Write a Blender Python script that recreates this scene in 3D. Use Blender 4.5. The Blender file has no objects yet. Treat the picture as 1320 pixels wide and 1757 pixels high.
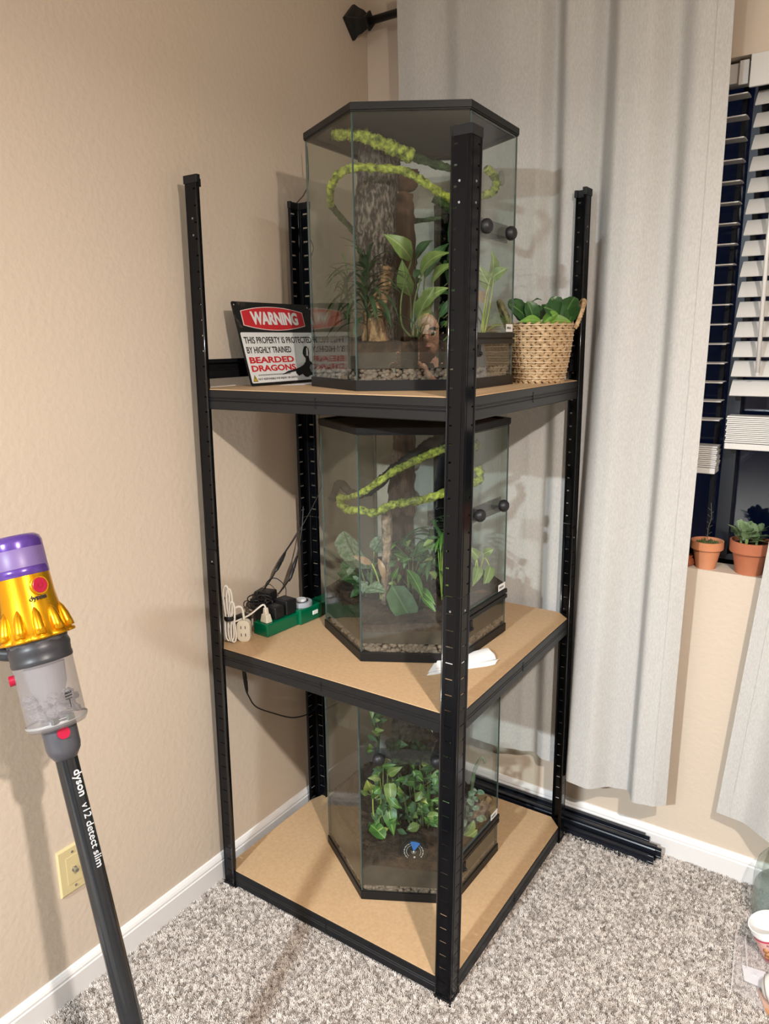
import bpy, bmesh, math, random
from mathutils import Vector, Matrix, noise
R_ = random.Random(7)
PI = math.pi
C = bpy.context.scene.collection
sc = bpy.context.scene

# ------------------------------------------------------------------ camera
def make_camera():
    W, H = 1320, 1757
    pos = Vector((1.38947, -1.98743, 1.44110)); yaw, pit, rol, f = -0.59659, -0.22414, -0.01237, 1278.21
    F = Vector((math.sin(yaw)*math.cos(pit), math.cos(yaw)*math.cos(pit), math.sin(pit)))
    Rt = Vector((math.cos(yaw), -math.sin(yaw), 0)); U = Rt.cross(F)
    c, s = math.cos(rol), math.sin(rol)
    R2 = c*Rt + s*U; U2 = -s*Rt + c*U
    cam = bpy.data.cameras.new('camera'); o = bpy.data.objects.new('camera', cam); C.objects.link(o)
    m = Matrix((R2, U2, -F)).transposed().to_4x4(); m.translation = pos; o.matrix_world = m
    cam.sensor_fit = 'VERTICAL'; cam.sensor_height = 24; cam.lens = 24*f/H; cam.clip_start = 0.02
    sc.camera = o
make_camera()

# ------------------------------------------------------------------ world, light, exposure
w = bpy.data.worlds.new('night'); sc.world = w; w.use_nodes = True
w.node_tree.nodes['Background'].inputs[0].default_value = (0.0022, 0.0040, 0.013, 1)
w.node_tree.nodes['Background'].inputs[1].default_value = 1.0
def point(name, loc, power, col, rad):
    l = bpy.data.lights.new(name, 'POINT'); l.energy = power; l.color = col; l.shadow_soft_size = rad
    o = bpy.data.objects.new(name, l); o.location = loc; C.objects.link(o); return o
def area(name, loc, power, col, size, rot=(0, 0, 0)):
    l = bpy.data.lights.new(name, 'AREA'); l.shape = 'DISK'; l.energy = power; l.color = col; l.size = size
    o = bpy.data.objects.new(name, l); o.location = loc; o.rotation_euler = rot; C.objects.link(o); return o
point('warm_lamp', (1.80, -1.72, 2.03), 32, (1.0, 0.85, 0.71), 0.03)
area('warm_downlight', (1.80, -1.72, 2.03), 60, (1.0, 0.93, 0.86), 0.07)
area('cool_ceiling_lamp', (0.70, -4.3, 2.40), 370, (0.84, 0.94, 1.0), 0.16)
sc.view_settings.view_transform = 'Standard'; sc.view_settings.look = 'None'
sc.view_settings.exposure = -0.10; sc.view_settings.gamma = 1; sc.view_settings.use_curve_mapping = False

# ------------------------------------------------------------------ materials
MATS = {}
def mat(name, col=(.5, .5, .5), rough=.5, metal=0, spec=.5, bump=0, bscale=100, vary=None, vscale=8, vstretch=(1, 1, 1), detail=4, coat=0, trans=0, ior=1.45, subs=0, emit=None, bdist=.002, coord='Object', alpha=1, lo=.35, hi=.65):
    if name in MATS: return MATS[name]
    m = bpy.data.materials.new(name); m.use_nodes = True; nt = m.node_tree; b = nt.nodes['Principled BSDF']
    b.inputs['Base Color'].default_value = (*col, 1); b.inputs['Roughness'].default_value = rough; b.inputs['Metallic'].default_value = metal
    b.inputs['Specular IOR Level'].default_value = spec; b.inputs['Coat Weight'].default_value = coat; b.inputs['Transmission Weight'].default_value = trans
    b.inputs['IOR'].default_value = ior; b.inputs['Alpha'].default_value = alpha
    if subs: b.inputs['Subsurface Weight'].default_value = subs; b.inputs['Subsurface Scale'].default_value = .01
    if emit: b.inputs['Emission Color'].default_value = (*emit[:3], 1); b.inputs['Emission Strength'].default_value = emit[3]
    if bump or vary:
        tc = nt.nodes.new('ShaderNodeTexCoord'); mp = nt.nodes.new('ShaderNodeMapping'); nt.links.new(tc.outputs[coord], mp.inputs[0]); mp.inputs['Scale'].default_value = vstretch
    if vary:
        n = nt.nodes.new('ShaderNodeTexNoise'); n.inputs['Scale'].default_value = vscale; n.inputs['Detail'].default_value = detail
        nt.links.new(mp.outputs[0], n.inputs['Vector']); r = nt.nodes.new('ShaderNodeValToRGB')
        r.color_ramp.elements[0].position = lo; r.color_ramp.elements[1].position = hi
        r.color_ramp.elements[0].color = (*col, 1); r.color_ramp.elements[1].color = (*vary, 1)
        nt.links.new(n.outputs[0], r.inputs[0]); nt.links.new(r.outputs[0], b.inputs['Base Color'])
    if bump:
        n2 = nt.nodes.new('ShaderNodeTexNoise'); n2.inputs['Scale'].default_value = bscale; n2.inputs['Detail'].default_value = 3
        nt.links.new(mp.outputs[0], n2.inputs['Vector']); bp = nt.nodes.new('ShaderNodeBump'); bp.inputs['Strength'].default_value = bump; bp.inputs['Distance'].default_value = bdist
        nt.links.new(n2.outputs[0], bp.inputs['Height']); nt.links.new(bp.outputs[0], b.inputs['Normal'])
    MATS[name] = m; return m
def glassmat(name, tint=(.95, .98, .965), ior=1.5, rough=0.0, mult=1.0):
    if name in MATS: return MATS[name]
    m = bpy.data.materials.new(name); m.use_nodes = True; nt = m.node_tree; nt.nodes.clear()
    o = nt.nodes.new('ShaderNodeOutputMaterial'); mx = nt.nodes.new('ShaderNodeMixShader'); t = nt.nodes.new('ShaderNodeBsdfTransparent'); g = nt.nodes.new('ShaderNodeBsdfGlossy')
    fr = nt.nodes.new('ShaderNodeFresnel'); fr.inputs[0].default_value = ior; t.inputs[0].default_value = (*tint, 1); g.inputs['Roughness'].default_value = rough
    # fresnel for the outer side on both faces, so that a ray leaving the thin pane is not totally reflected
    ge = nt.nodes.new('ShaderNodeNewGeometry'); inv = nt.nodes.new('ShaderNodeMath'); inv.operation = 'MULTIPLY_ADD'
    inv.inputs[1].default_value = (1/ior - ior); inv.inputs[2].default_value = ior
    nt.links.new(ge.outputs['Backfacing'], inv.inputs[0])
    mul = nt.nodes.new('ShaderNodeMath'); mul.operation = 'MULTIPLY'; mul.inputs[1].default_value = mult
    nt.links.new(inv.outputs[0], fr.inputs[0])
    # backfacing faces: the Fresnel node itself inverts the index, so the value above cancels it
    nt.links.new(fr.outputs[0], mul.inputs[0]); nt.links.new(mul.outputs[0], mx.inputs[0])
    nt.links.new(t.outputs[0], mx.inputs[1]); nt.links.new(g.outputs[0], mx.inputs[2]); nt.links.new(mx.outputs[0], o.inputs[0])
    MATS[name] = m; return m
def leafmat(name, c1, c2, rib, rough=.4, sc_=60, trans=.15):
    if name in MATS: return MATS[name]
    m = bpy.data.materials.new(name); m.use_nodes = True; nt = m.node_tree; b = nt.nodes['Principled BSDF']; L = nt.links.new
    uv = nt.nodes.new('ShaderNodeUVMap'); sp = nt.nodes.new('ShaderNodeSeparateXYZ'); L(uv.outputs[0], sp.inputs[0])
    a = nt.nodes.new('ShaderNodeMath'); a.operation = 'SUBTRACT'; a.inputs[1].default_value = .5; L(sp.outputs[0], a.inputs[0])
    ab = nt.nodes.new('ShaderNodeMath'); ab.operation = 'ABSOLUTE'; L(a.outputs[0], ab.inputs[0])
    n = nt.nodes.new('ShaderNodeTexNoise'); n.inputs['Scale'].default_value = sc_; n.inputs['Detail'].default_value = 3
    tc = nt.nodes.new('ShaderNodeTexCoord'); L(tc.outputs['Object'], n.inputs['Vector'])
    r = nt.nodes.new('ShaderNodeValToRGB'); r.color_ramp.elements[0].position = .38; r.color_ramp.elements[1].position = .66
    r.color_ramp.elements[0].color = (*c1, 1); r.color_ramp.elements[1].color = (*c2, 1); L(n.outputs[0], r.inputs[0])
    # side veins
    v1 = nt.nodes.new('ShaderNodeMath'); v1.operation = 'MULTIPLY_ADD'; v1.inputs[1].default_value = -1.1; L(ab.outputs[0], v1.inputs[0]); L(sp.outputs[1], v1.inputs[2])
    v2 = nt.nodes.new('ShaderNodeMath'); v2.operation = 'MULTIPLY'; v2.inputs[1].default_value = 55; L(v1.outputs[0], v2.inputs[0])
    v3 = nt.nodes.new('ShaderNodeMath'); v3.operation = 'SINE'; L(v2.outputs[0], v3.inputs[0])
    g = nt.nodes.new('ShaderNodeMath'); g.operation = 'GREATER_THAN'; g.inputs[1].default_value = .93; L(v3.outputs[0], g.inputs[0])
    g2 = nt.nodes.new('ShaderNodeMath'); g2.operation = 'MULTIPLY'; g2.inputs[1].default_value = .35; L(g.outputs[0], g2.inputs[0])
    l = nt.nodes.new('ShaderNodeMath'); l.operation = 'LESS_THAN'; l.inputs[1].default_value = .035; L(ab.outputs[0], l.inputs[0])
    mxx = nt.nodes.new('ShaderNodeMath'); mxx.operation = 'MAXIMUM'; L(g2.outputs[0], mxx.inputs[0]); L(l.outputs[0], mxx.inputs[1])
    mc = nt.nodes.new('ShaderNodeMix'); mc.data_type = 'RGBA'; L(mxx.outputs[0], mc.inputs[0]); L(r.outputs[0], mc.inputs[6]); mc.inputs[7].default_value = (*rib, 1)
    L(mc.outputs[2], b.inputs['Base Color']); b.inputs['Roughness'].default_value = rough
    tr = nt.nodes.new('ShaderNodeBsdfTranslucent'); L(mc.outputs[2], tr.inputs[0]); ms = nt.nodes.new('ShaderNodeMixShader'); ms.inputs[0].default_value = trans
    out = nt.nodes['Material Output']; L(b.outputs[0], ms.inputs[1]); L(tr.outputs[0], ms.inputs[2]); L(ms.outputs[0], out.inputs[0])
    MATS[name] = m; return m

# ------------------------------------------------------------------ mesh helpers
class MB:
    def __init__(s): s.v = []; s.f = []; s.m = []; s.uv = {}
    def add(s, vs, fs, mi=0):
        o = len(s.v); s.v += [tuple(v) for v in vs]
        for f in fs: s.f.append(tuple(i+o for i in f)); s.m.append(mi)
        return s
    def box(s, c, d, mi=0, M=None, taper=1):
        x, y, z = d[0]/2, d[1]/2, d[2]/2
        vs = [Vector((a*x*(taper if k > 0 else 1), b*y*(taper if k > 0 else 1), k*z)) for k in (-1, 1) for a, b in ((-1, -1), (1, -1), (1, 1), (-1, 1))]
        if M is not None: vs = [M @ v for v in vs]
        vs = [v+Vector(c) for v in vs]
        return s.add(vs, [(3, 2, 1, 0), (4, 5, 6, 7), (0, 1, 5, 4), (1, 2, 6, 5), (2, 3, 7, 6), (3, 0, 4, 7)], mi)
    def prism(s, poly, z0, z1, mi=0, mside=None, T=None):
        n = len(poly); vs = [Vector((p[0], p[1], z0)) for p in poly]+[Vector((p[0], p[1], z1)) for p in poly]
        if T: vs = [T(v) for v in vs]
        s.add(vs, [tuple(range(n-1, -1, -1)), tuple(range(n, 2*n))], mi)
        o = len(s.v)-2*n
        for i in range(n):
            j = (i+1) % n; s.f.append((o+i, o+j, o+n+j, o+n+i)); s.m.append(mi if mside is None else mside)
        return s
    def tube(s, pts, rad, n=8, mi=0, cap=True, twist=0, prof=None, flat=1.0):
        pts = [Vector(p) for p in pts]; N = len(pts); rs = rad if isinstance(rad, (list, tuple)) else [rad]*N
        t0 = (pts[1]-pts[0]).normalized(); up = Vector((0, 0, 1)) if abs(t0.z) < .9 else Vector((1, 0, 0)); nrm = t0.cross(up).normalized()
        vs = []; o = len(s.v)
        for i in range(N):
            t = (pts[min(i+1, N-1)]-pts[max(i-1, 0)]).normalized(); nrm = (nrm-t*nrm.dot(t)).normalized(); b = t.cross(nrm)
            for k in range(n):
                a = 2*PI*k/n + twist*i; r = rs[i]*(prof(i, k) if prof else 1)
                vs.append(pts[i]+nrm*math.cos(a)*r+b*math.sin(a)*r*flat)
        s.v += [tuple(v) for v in vs]
        for i in range(N-1):
            for k in range(n):
                k2 = (k+1) % n; s.f.append((o+i*n+k, o+i*n+k2, o+(i+1)*n+k2, o+(i+1)*n+k)); s.m.append(mi)
        if cap:
            s.f.append(tuple(o+k for k in range(n-1, -1, -1))); s.m.append(mi); s.f.append(tuple(o+(N-1)*n+k for k in range(n))); s.m.append(mi)
        return s
    def lathe(s, prof, n=32, mi=0, T=None, cap=False, rf=None):
        o = len(s.v); N = len(prof)
        for i, (r, z) in enumerate(prof):
            for k in range(n):
                a = 2*PI*k/n; rr = r*(rf(i, a) if rf else 1); v = Vector((rr*math.cos(a), rr*math.sin(a), z)); s.v.append(tuple(T @ v if T is not None else v))
        for i in range(N-1):
            for k in range(n):
                k2 = (k+1) % n; s.f.append((o+i*n+k, o+i*n+k2, o+(i+1)*n+k2, o+(i+1)*n+k)); s.m.append(mi)
        if cap:
            s.f.append(tuple(o+k for k in range(n-1, -1, -1))); s.m.append(mi); s.f.append(tuple(o+(N-1)*n+k for k in range(n))); s.m.append(mi)
        return s
    def ball(s, c, r, mi=0, sub=2, M=None, nz=0):
        bm = bmesh.new(); bmesh.ops.create_icosphere(bm, subdivisions=sub, radius=1)
        vs = []
        for v in bm.verts:
            p = v.co.copy()
            if nz: p *= 1+nz*noise.noise(p*1.7+Vector(c)*50)
            p = Vector((p.x*r[0], p.y*r[1], p.z*r[2])) if isinstance(r, (tuple, list)) else p*r
            if M is not None: p = M @ p
            vs.append(p+Vector(c))
        fs = [tuple(v.index for v in f.verts) for f in bm.faces]; bm.free(); return s.add(vs, fs, mi)
    def build(s, name, mats, parent=None, smooth=False, bevel=0, loc=None, auto=None, solid=0, soff=-1, split=0):
        me = bpy.data.meshes.new(name); me.from_pydata(s.v, [], s.f); 
        if not isinstance(mats, (list, tuple)): mats = [mats]
        for m in mats: me.materials.append(m)
        me.polygons.foreach_set('material_index', s.m)
        if s.uv:
            ul = me.uv_layers.new(name='UVMap')
            for lp in me.loops:
                ul.data[lp.index].uv = s.uv.get(lp.vertex_index, (.5, .5))
        if smooth: me.polygons.foreach_set('use_smooth', [True]*len(me.polygons))
        me.update()
        o = bpy.data.objects.new(name, me); C.objects.link(o)
        if parent: o.parent = parent; 
        if parent is not None:
            me.transform(Matrix.Translation(-world_loc(parent)))
        elif loc is not None:
            o.location = loc; me.transform(Matrix.Translation(-Vector(loc)))
        if solid:
            md = o.modifiers.new('solidify', 'SOLIDIFY'); md.thickness = solid; md.offset = soff
        if (smooth and solid) or split:
            md = o.modifiers.new('split', 'EDGE_SPLIT'); md.split_angle = math.radians(split or 55)
        if bevel:
            md = o.modifiers.new('bevel', 'BEVEL'); md.width = bevel; md.segments = 2; md.limit_method = 'ANGLE'
        if auto or (smooth and bevel):
            md = o.modifiers.new('wn', 'WEIGHTED_NORMAL')
        return o
def world_loc(o):
    l = Vector(o.location); p = o.parent
    while p: l += Vector(p.location); p = p.parent
    return l
def thing(name, label, cat, loc=(0, 0, 0), group=None):
    o = bpy.data.objects.new(name, None); o.empty_display_size = .02; C.objects.link(o); o.location = loc
    return tag(o, label, cat, group)
def tag(o, label, cat, group=None, kind=None):
    o['label'] = label; o['category'] = cat
    if group: o['group'] = group
    if kind: o['kind'] = kind
    return o
def struct(o): o['kind'] = 'structure'; return o
def spline(pts, n=8):
    P = [Vector(p) for p in pts]; out = []
    for i in range(len(P)-1):
        p0 = P[max(i-1, 0)]; p1 = P[i]; p2 = P[i+1]; p3 = P[min(i+2, len(P)-1)]
        for k in range(n):
            t = k/n; out.append(.5*((2*p1)+(-p0+p2)*t+(2*p0-5*p1+4*p2-p3)*t*t+(-p0+3*p1-3*p2+p3)*t**3))
    out.append(P[-1]); return out
def text(body, parent, o, ex, ey, size, m, sx=1.0, depth=.0002, off=0.0, name='lettering', align='LEFT', shear=0, wrapc=None):
    """mesh lettering: origin o, ex = reading direction, ey = up direction"""
    cu = bpy.data.curves.new('t', 'FONT'); cu.body = body; cu.size = size; cu.extrude = depth; cu.offset = off; cu.align_x = align; cu.shear = shear; cu.resolution_u = 3
    t = bpy.data.objects.new('t', cu); C.objects.link(t); bpy.context.view_layer.update()
    dg = bpy.context.evaluated_depsgraph_get(); me = bpy.data.meshes.new_from_object(t.evaluated_get(dg)); bpy.data.objects.remove(t)
    ex = Vector(ex).normalized(); ey = Vector(ey).normalized(); ez = ex.cross(ey)
    o = Vector(o) - (world_loc(parent) if parent else Vector())
    if wrapc:
        Rr = wrapc
        for v in me.vertices:
            a = v.co.x*sx/Rr; z = v.co.z
            v.co = o-ez*Rr + ex*math.sin(a)*(Rr+z)+ez*math.cos(a)*(Rr+z)+ey*v.co.y
    else:
        for v in me.vertices: v.co = o+ex*v.co.x*sx+ey*v.co.y+ez*v.co.z
    me.materials.clear(); me.materials.append(m)
    for p in me.polygons: p.material_index = 0
    ob = bpy.data.objects.new(name, me); C.objects.link(ob); ob.parent = parent; return ob

# ------------------------------------------------------------------ setting
M_wall = mat('beige_wall_paint', (.58, .484, .390), .75, bump=.42, bscale=72, bdist=.0022)
M_ceil = mat('ceiling_paint', (.62, .58, .52), .8)
M_white = mat('white_trim_paint', (.72, .70, .69), .4)
ROOM = dict(x1=3.6, y1=-4.8, z1=2.44)
X1, Y1, Z1 = 4.6, -9.0, 2.44
def wall(name, boxes, m):
    b = MB()
    for (x0, x1, y0, y1, z0, z1) in boxes: b.box(((x0+x1)/2, (y0+y1)/2, (z0+z1)/2), (x1-x0, y1-y0, z1-z0))
    return struct(b.build(name, m))
wall('wall_left', [(-.12, 0, Y1, .14, 0, Z1)], M_wall)
WX0, WX1, WZ0, WZ1 = .60, 2.35, .857, 2.056
wall('wall_back', [(0, WX0, 0, .14, 0, Z1), (WX1, X1, 0, .14, 0, Z1), (WX0, WX1, 0, .14, 0, WZ0), (WX0, WX1, 0, .14, WZ1, Z1)], M_wall)
wall('wall_right', [(X1, X1+.12, Y1, .14, 0, Z1)], M_wall)
wall('wall_front', [(0, X1, Y1-.12, Y1, 0, Z1)], M_wall)
wall('ceiling', [(-.12, X1+.12, Y1-.12, .14, Z1, Z1+.1)], M_ceil)
M_carp = mat('carpet_backing', (.40, .35, .31), .95, vary=(.30, .26, .225), vscale=60)
wall('floor', [(-.12, X1+.12, Y1-.12, .14, -.1, 0)], M_carp)
def skirting(name, a, b, n):
    prof = [(0, 0), (.0125, 0), (.0125, .058), (.0105, .061), (.0105, .066), (.008, .072), (.004, .0785), (0, .0795)]
    bm = MB(); N = len(prof); vs = []
    for e in (a, b):
        for d, z in prof: vs.append((e[0]+n[0]*d, e[1]+n[1]*d, z))
    bm.add(vs, [(i, i+1, N+i+1, N+i) for i in range(N-1)]+[tuple(range(N-1, -1, -1)), tuple(range(N, 2*N))])
    return struct(bm.build(name, M_white))
skirting('baseboard_left', (0, -9.0), (0, 0), (1, 0)); skirting('baseboard_back', (X1, 0), (0, 0), (0, -1))

# window: dark aluminium frame, two panes, mullion
M_frame = mat('dark_window_frame', (.012, .014, .02), .35, .3)
win = struct(thing('window_1', '', '')); del win['label']; del win['category']
g = MB()
for x0, x1, z0, z1 in ((WX0, WX0+.03, WZ0, WZ1), (WX1-.03, WX1, WZ0, WZ1), (WX0, WX1, WZ1-.03, WZ1), (WX0, WX1, WZ0, WZ0+.028)):
    g.box(((x0+x1)/2, .11, (z0+z1)/2), (x1-x0, .04, z1-z0))
g.build('window_frame', M_frame, win)
g = MB(); g.box((1.058, .105, (WZ0+WZ1)/2), (.032, .05, WZ1-WZ0-.05)); g.build('mullion', M_frame, win)
g = MB(); g.box((1.020, .112, (WZ0+WZ1)/2), (.010, .03, WZ1-WZ0-.05)); g.build('sash_bar', M_frame, win)
M_night = glassmat('night_glass', (.85, .9, .95))
for x0, x1 in ((WX0+.03, 1.042), (1.074, WX1-.03)):
    g = MB(); g.box(((x0+x1)/2, .118, (WZ0+WZ1)/2), (x1-x0, .004, WZ1-WZ0-.06)); g.build('glass_pane', M_night, win)
g = MB(); g.box(((WX0+WX1)/2, .096, WZ0+.006), (WX1-WX0-.002, .012, .012)); g.build('sill_bead', M_white, win)

# carpet pile
M_pile = bpy.data.materials.new('carpet_pile'); M_pile.use_nodes = True
nt = M_pile.node_tree; b_ = nt.nodes['Principled BSDF']; oi = nt.nodes.new('ShaderNodeObjectInfo'); rp = nt.nodes.new('ShaderNodeValToRGB')
rp.color_ramp.interpolation = 'LINEAR'
for i, (p, c) in enumerate(((0, (.21, .175, .15)), (.25, (.34, .295, .265)), (.5, (.55, .495, .455)), (1, (.80, .74, .69)))):
    e = rp.color_ramp.elements[i] if i < 2 else rp.color_ramp.elements.new(p); e.position = p; e.color = (*c, 1)
nt.links.new(oi.outputs['Random'], rp.inputs[0]); nt.links.new(rp.outputs[0], b_.inputs['Base Color']); b_.inputs['Roughness'].default_value = .95; b_.inputs['Specular IOR Level'].default_value = .1
tf = MB()
for k in range(4):
    a = k*PI/2+.4; ln = Vector((math.cos(a), math.sin(a), 0))
    tf.tube([ln*.0010, ln*.0022+Vector((0, 0, .005)), ln*.0030+Vector((0, 0, .010)), ln*.0046+Vector((0, 0, .0125))], [.0012, .0014, .0012, .0005], n=4)
tme = bpy.data.meshes.new('tuft'); tme.from_pydata(tf.v, [], tf.f); tme.materials.append(M_pile); tuft = bpy.data.objects.new('tuft', tme)
cp = MB(); cp.add([(.013, -2.3, 0), (2.2, -2.3, 0), (2.2, -.013, 0), (.013, -.013, 0)], [(0, 1, 2, 3)])
co = cp.build('carpet_pile', M_carp); tag(co, 'greige frieze carpet pile covering the whole floor', 'carpet', kind='stuff'); co.location.z = .0005
def geo_scatter(ob, inst, dens, smin, smax, tilt, seed=1):
    ng = bpy.data.node_groups.new('scatter', 'GeometryNodeTree')
    ng.interface.new_socket('Geometry', in_out='INPUT', socket_type='NodeSocketGeometry'); ng.interface.new_socket('Geometry', in_out='OUTPUT', socket_type='NodeSocketGeometry')
    N = ng.nodes.new; L = ng.links.new
    gi = N('NodeGroupInput'); go = N('NodeGroupOutput'); d = N('GeometryNodeDistributePointsOnFaces'); d.inputs['Density'].default_value = dens; d.inputs['Seed'].default_value = seed
    oi = N('GeometryNodeObjectInfo'); oi.inputs['Object'].default_value = inst; ip = N('GeometryNodeInstanceOnPoints')
    rv = N('FunctionNodeRandomValue'); rv.data_type = 'FLOAT_VECTOR'; rv.inputs[0].default_value = (-tilt, -tilt, 0); rv.inputs[1].default_value = (tilt, tilt, 6.283)
    rs = N('FunctionNodeRandomValue'); rs.data_type = 'FLOAT'; rs.inputs[2].default_value = smin; rs.inputs[3].default_value = smax
    L(gi.outputs[0], d.inputs[0]); L(d.outputs[0], ip.inputs['Points']); L(oi.outputs['Geometry'], ip.inputs['Instance']); L(rv.outputs[0], ip.inputs['Rotation']); L(rs.outputs[1], ip.inputs['Scale'])
    jg = N('GeometryNodeJoinGeometry'); L(gi.outputs[0], jg.inputs[0]); L(ip.outputs[0], jg.inputs[0]); L(jg.outputs[0], go.inputs[0])
    md = ob.modifiers.new('scatter', 'NODES'); md.node_group = ng
geo_scatter(co, tuft, 75000, .50, .90, .75)

# ------------------------------------------------------------------ shelving unit
M_blk = mat('black_powder_coat', (.0085, .009, .0105), .36, spec=.38, bump=.08, bscale=500, bdist=.0005)
M_post = mat('black_gloss_coat', (.0035, .0038, .005), .13, spec=.22)
M_edgep = mat('rolled_edge_gloss', (.006, .0062, .0075), .16, spec=.8)
M_cap = mat('black_plastic_cap', (.009, .009, .010), .4, spec=.3)
M_mdf = mat('mdf_board', (.50, .335, .190), .55, vary=(.45, .295, .162), vscale=130, detail=8, bump=.05, bscale=300, bdist=.0005)
Z3, Z2, ZB = 1.3384, .6989, .0561
XL, YF, A_, B_ = .0291, -.7824, .7011, .6914
XR, YR = XL+A_, YF+B_
POSTS = {  # corner, flange dirs, lean at the top
    'L': ((XL, YF), (1, 0), (0, 1), (.022, .0013)), 'F': ((XR, YF), (-1, 0), (0, 1), (.020, .0126)),
    'R': ((XR, YR), (-1, 0), (0, -1), (-.0086, .0076)), 'B': ((XL, YF+.4028), (1, 0), (0, -1), (.0032, .0015)), 'D': ((XL+.275, YR), (1, 0), (0, -1), (.0, .0))}
HP = 1.8
def cor(k, z):
    c, _, _, l = POSTS[k]; return Vector((c[0]+l[0]*z/HP, c[1]+l[1]*z/HP, z))
unit = thing('shelving_unit', 'black boltless metal shelving unit with five posts and three fibreboard shelves in the corner', 'shelf', (.38, -.43, 0))
def post(k, z0, z1, upper):
    c, d1, d2, l = POSTS[k]; d1 = Vector((*d1, 0)); d2 = Vector((*d2, 0)); wd = .0385
    # profile from the lip of flange 1 round the corner to the lip of flange 2: (a along d1, b along d2)
    pr = [(wd-.004, .007), (wd, .006), (wd, .0015), (wd-.0015, 0), (wd-.007, 0), (wd-.008, .0012), (wd-.012, .0012)]
    s0, s1 = (wd-.014, .010)
    half = [(wd-.001, .0065), (wd+.0003, .0012), (wd-.0006, -.0010), (wd-.0026, -.0016), (.0295, 0), (.0135, 0), (.0085, 0), (.0070, .0009), (.0050, .0009), (.0038, 0), (.0012, 0)]
    prof = [(a, b) for a, b in half]+[(b, a) for a, b in half[::-1]]
    n = len(prof); slot = (4, n-2-4)      # index of the segment with the perforation (between a=.0295 and .0135)
    zs = [z0]; rows = []
    pitch = .0345; z = z0+.02
    while z < z1-.012:
        h = .0022 if not upper else .0035
        zs += [z, z+h]; rows.append(len(zs)-2); z += pitch
    zs.append(z1)
    if upper:   # narrower window near the flange edge
        half2 = [(wd-.001, .0065), (wd+.0003, .0012), (wd-.0006, -.0010), (wd-.0026, -.0016), (.0325, 0), (.0265, 0), (.0085, 0), (.0070, .0009), (.0050, .0009), (.0038, 0), (.0012, 0)]
        if k == 'B': half2[4] = (.0300, 0); half2[5] = (.0160, 0)
        prof = [(a, b) for a, b in half2]+[(b, a) for a, b in half2[::-1]]
    b = MB(); vs = []
    for z in zs:
        o = cor(k, z)
        for a, q in prof: vs.append(o+d1*a+d2*q)
    fs = []
    flip = d1.cross(d2).z < 0
    for i in range(len(zs)-1):
        for j in range(n-1):
            if i in rows and j in slot: continue
            f = (i*n+j, i*n+j+1, (i+1)*n+j+1, (i+1)*n+j); fs.append(f if flip else f[::-1])
    b.add(vs, fs); o = b.build('post', M_post, unit, solid=.0011, soff=-1)
    for dd, nn in ((d1, d2), (d2, d1)):
        eb = MB(); eb.tube([cor(k, z0+.002)+dd*.0372-nn*.0004, cor(k, z1-(.014 if upper else .002))+dd*.0372-nn*.0004], .0019, n=12); eb.build('rolled_edge', M_edgep, o, smooth=True)
    # rivets
    for zr in ((z1-.085, z1-.12) if upper else (z1-.03,)):
        oc = cor(k, zr)
        for dd, nn in ((d1, -d2), (d2, -d1)):
            rb = MB(); rb.tube([oc+dd*.021-nn*.0005, oc+dd*.021+nn*.0012], .0022, n=8)
            rb.build('rivet', mat('rivet_steel', (.35, .36, .38), .35, .8), o)
    return o
for k in POSTS:
    post(k, 0.001, .955, False); post(k, .956, HP-.004, True)
    c, d1, d2, l = POSTS[k]; d1 = Vector((*d1, 0)); d2 = Vector((*d2, 0)); b = MB(); e = .0025; wd = .0395
    poly = [(-e, -e), (wd, -e), (wd, .008), (.004, .008), (.004, .008), (.008, .004), (.008, wd), (-e, wd)]
    poly = [(-e, -e), (wd+e, -e), (wd+e, .0095), (.0035, .0095), (.0095, .0035), (.0095, wd+e), (-e, wd+e)]
    poly = [(-.0015, -.0015), (wd+.0015, -.0015), (wd+.0015, .0085), (wd-.006, .0085), (wd-.007, .0035), (.0035, .0035), (.0035, wd-.007), (.0085, wd-.006), (.0085, wd+.0015), (-.0015, wd+.0015)]
    top = cor(k, HP); P3 = [top+d1*a+d2*q for a, q in poly]
    if d1.cross(d2).z < 0: P3 = P3[::-1]
    b.prism([(p.x, p.y) for p in P3], HP-.017, HP); b.build('post_cap', M_cap, unit, bevel=.0006)
    b = MB(); P3 = [cor(k, 0)+d1*a+d2*q for a, q in poly]
    if d1.cross(d2).z < 0: P3 = P3[::-1]
    b.prism([(p.x, p.y) for p in P3], 0.0, .014); b.build('foot_cap', M_cap, unit, bevel=.0006)
SIDES = [('L', 'F', (0, 1)), ('F', 'R', (-1, 0)), ('R', 'D', (0, -1)), ('D', 'B', (.7, -.7)), ('B', 'L', (1, 0))]
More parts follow.
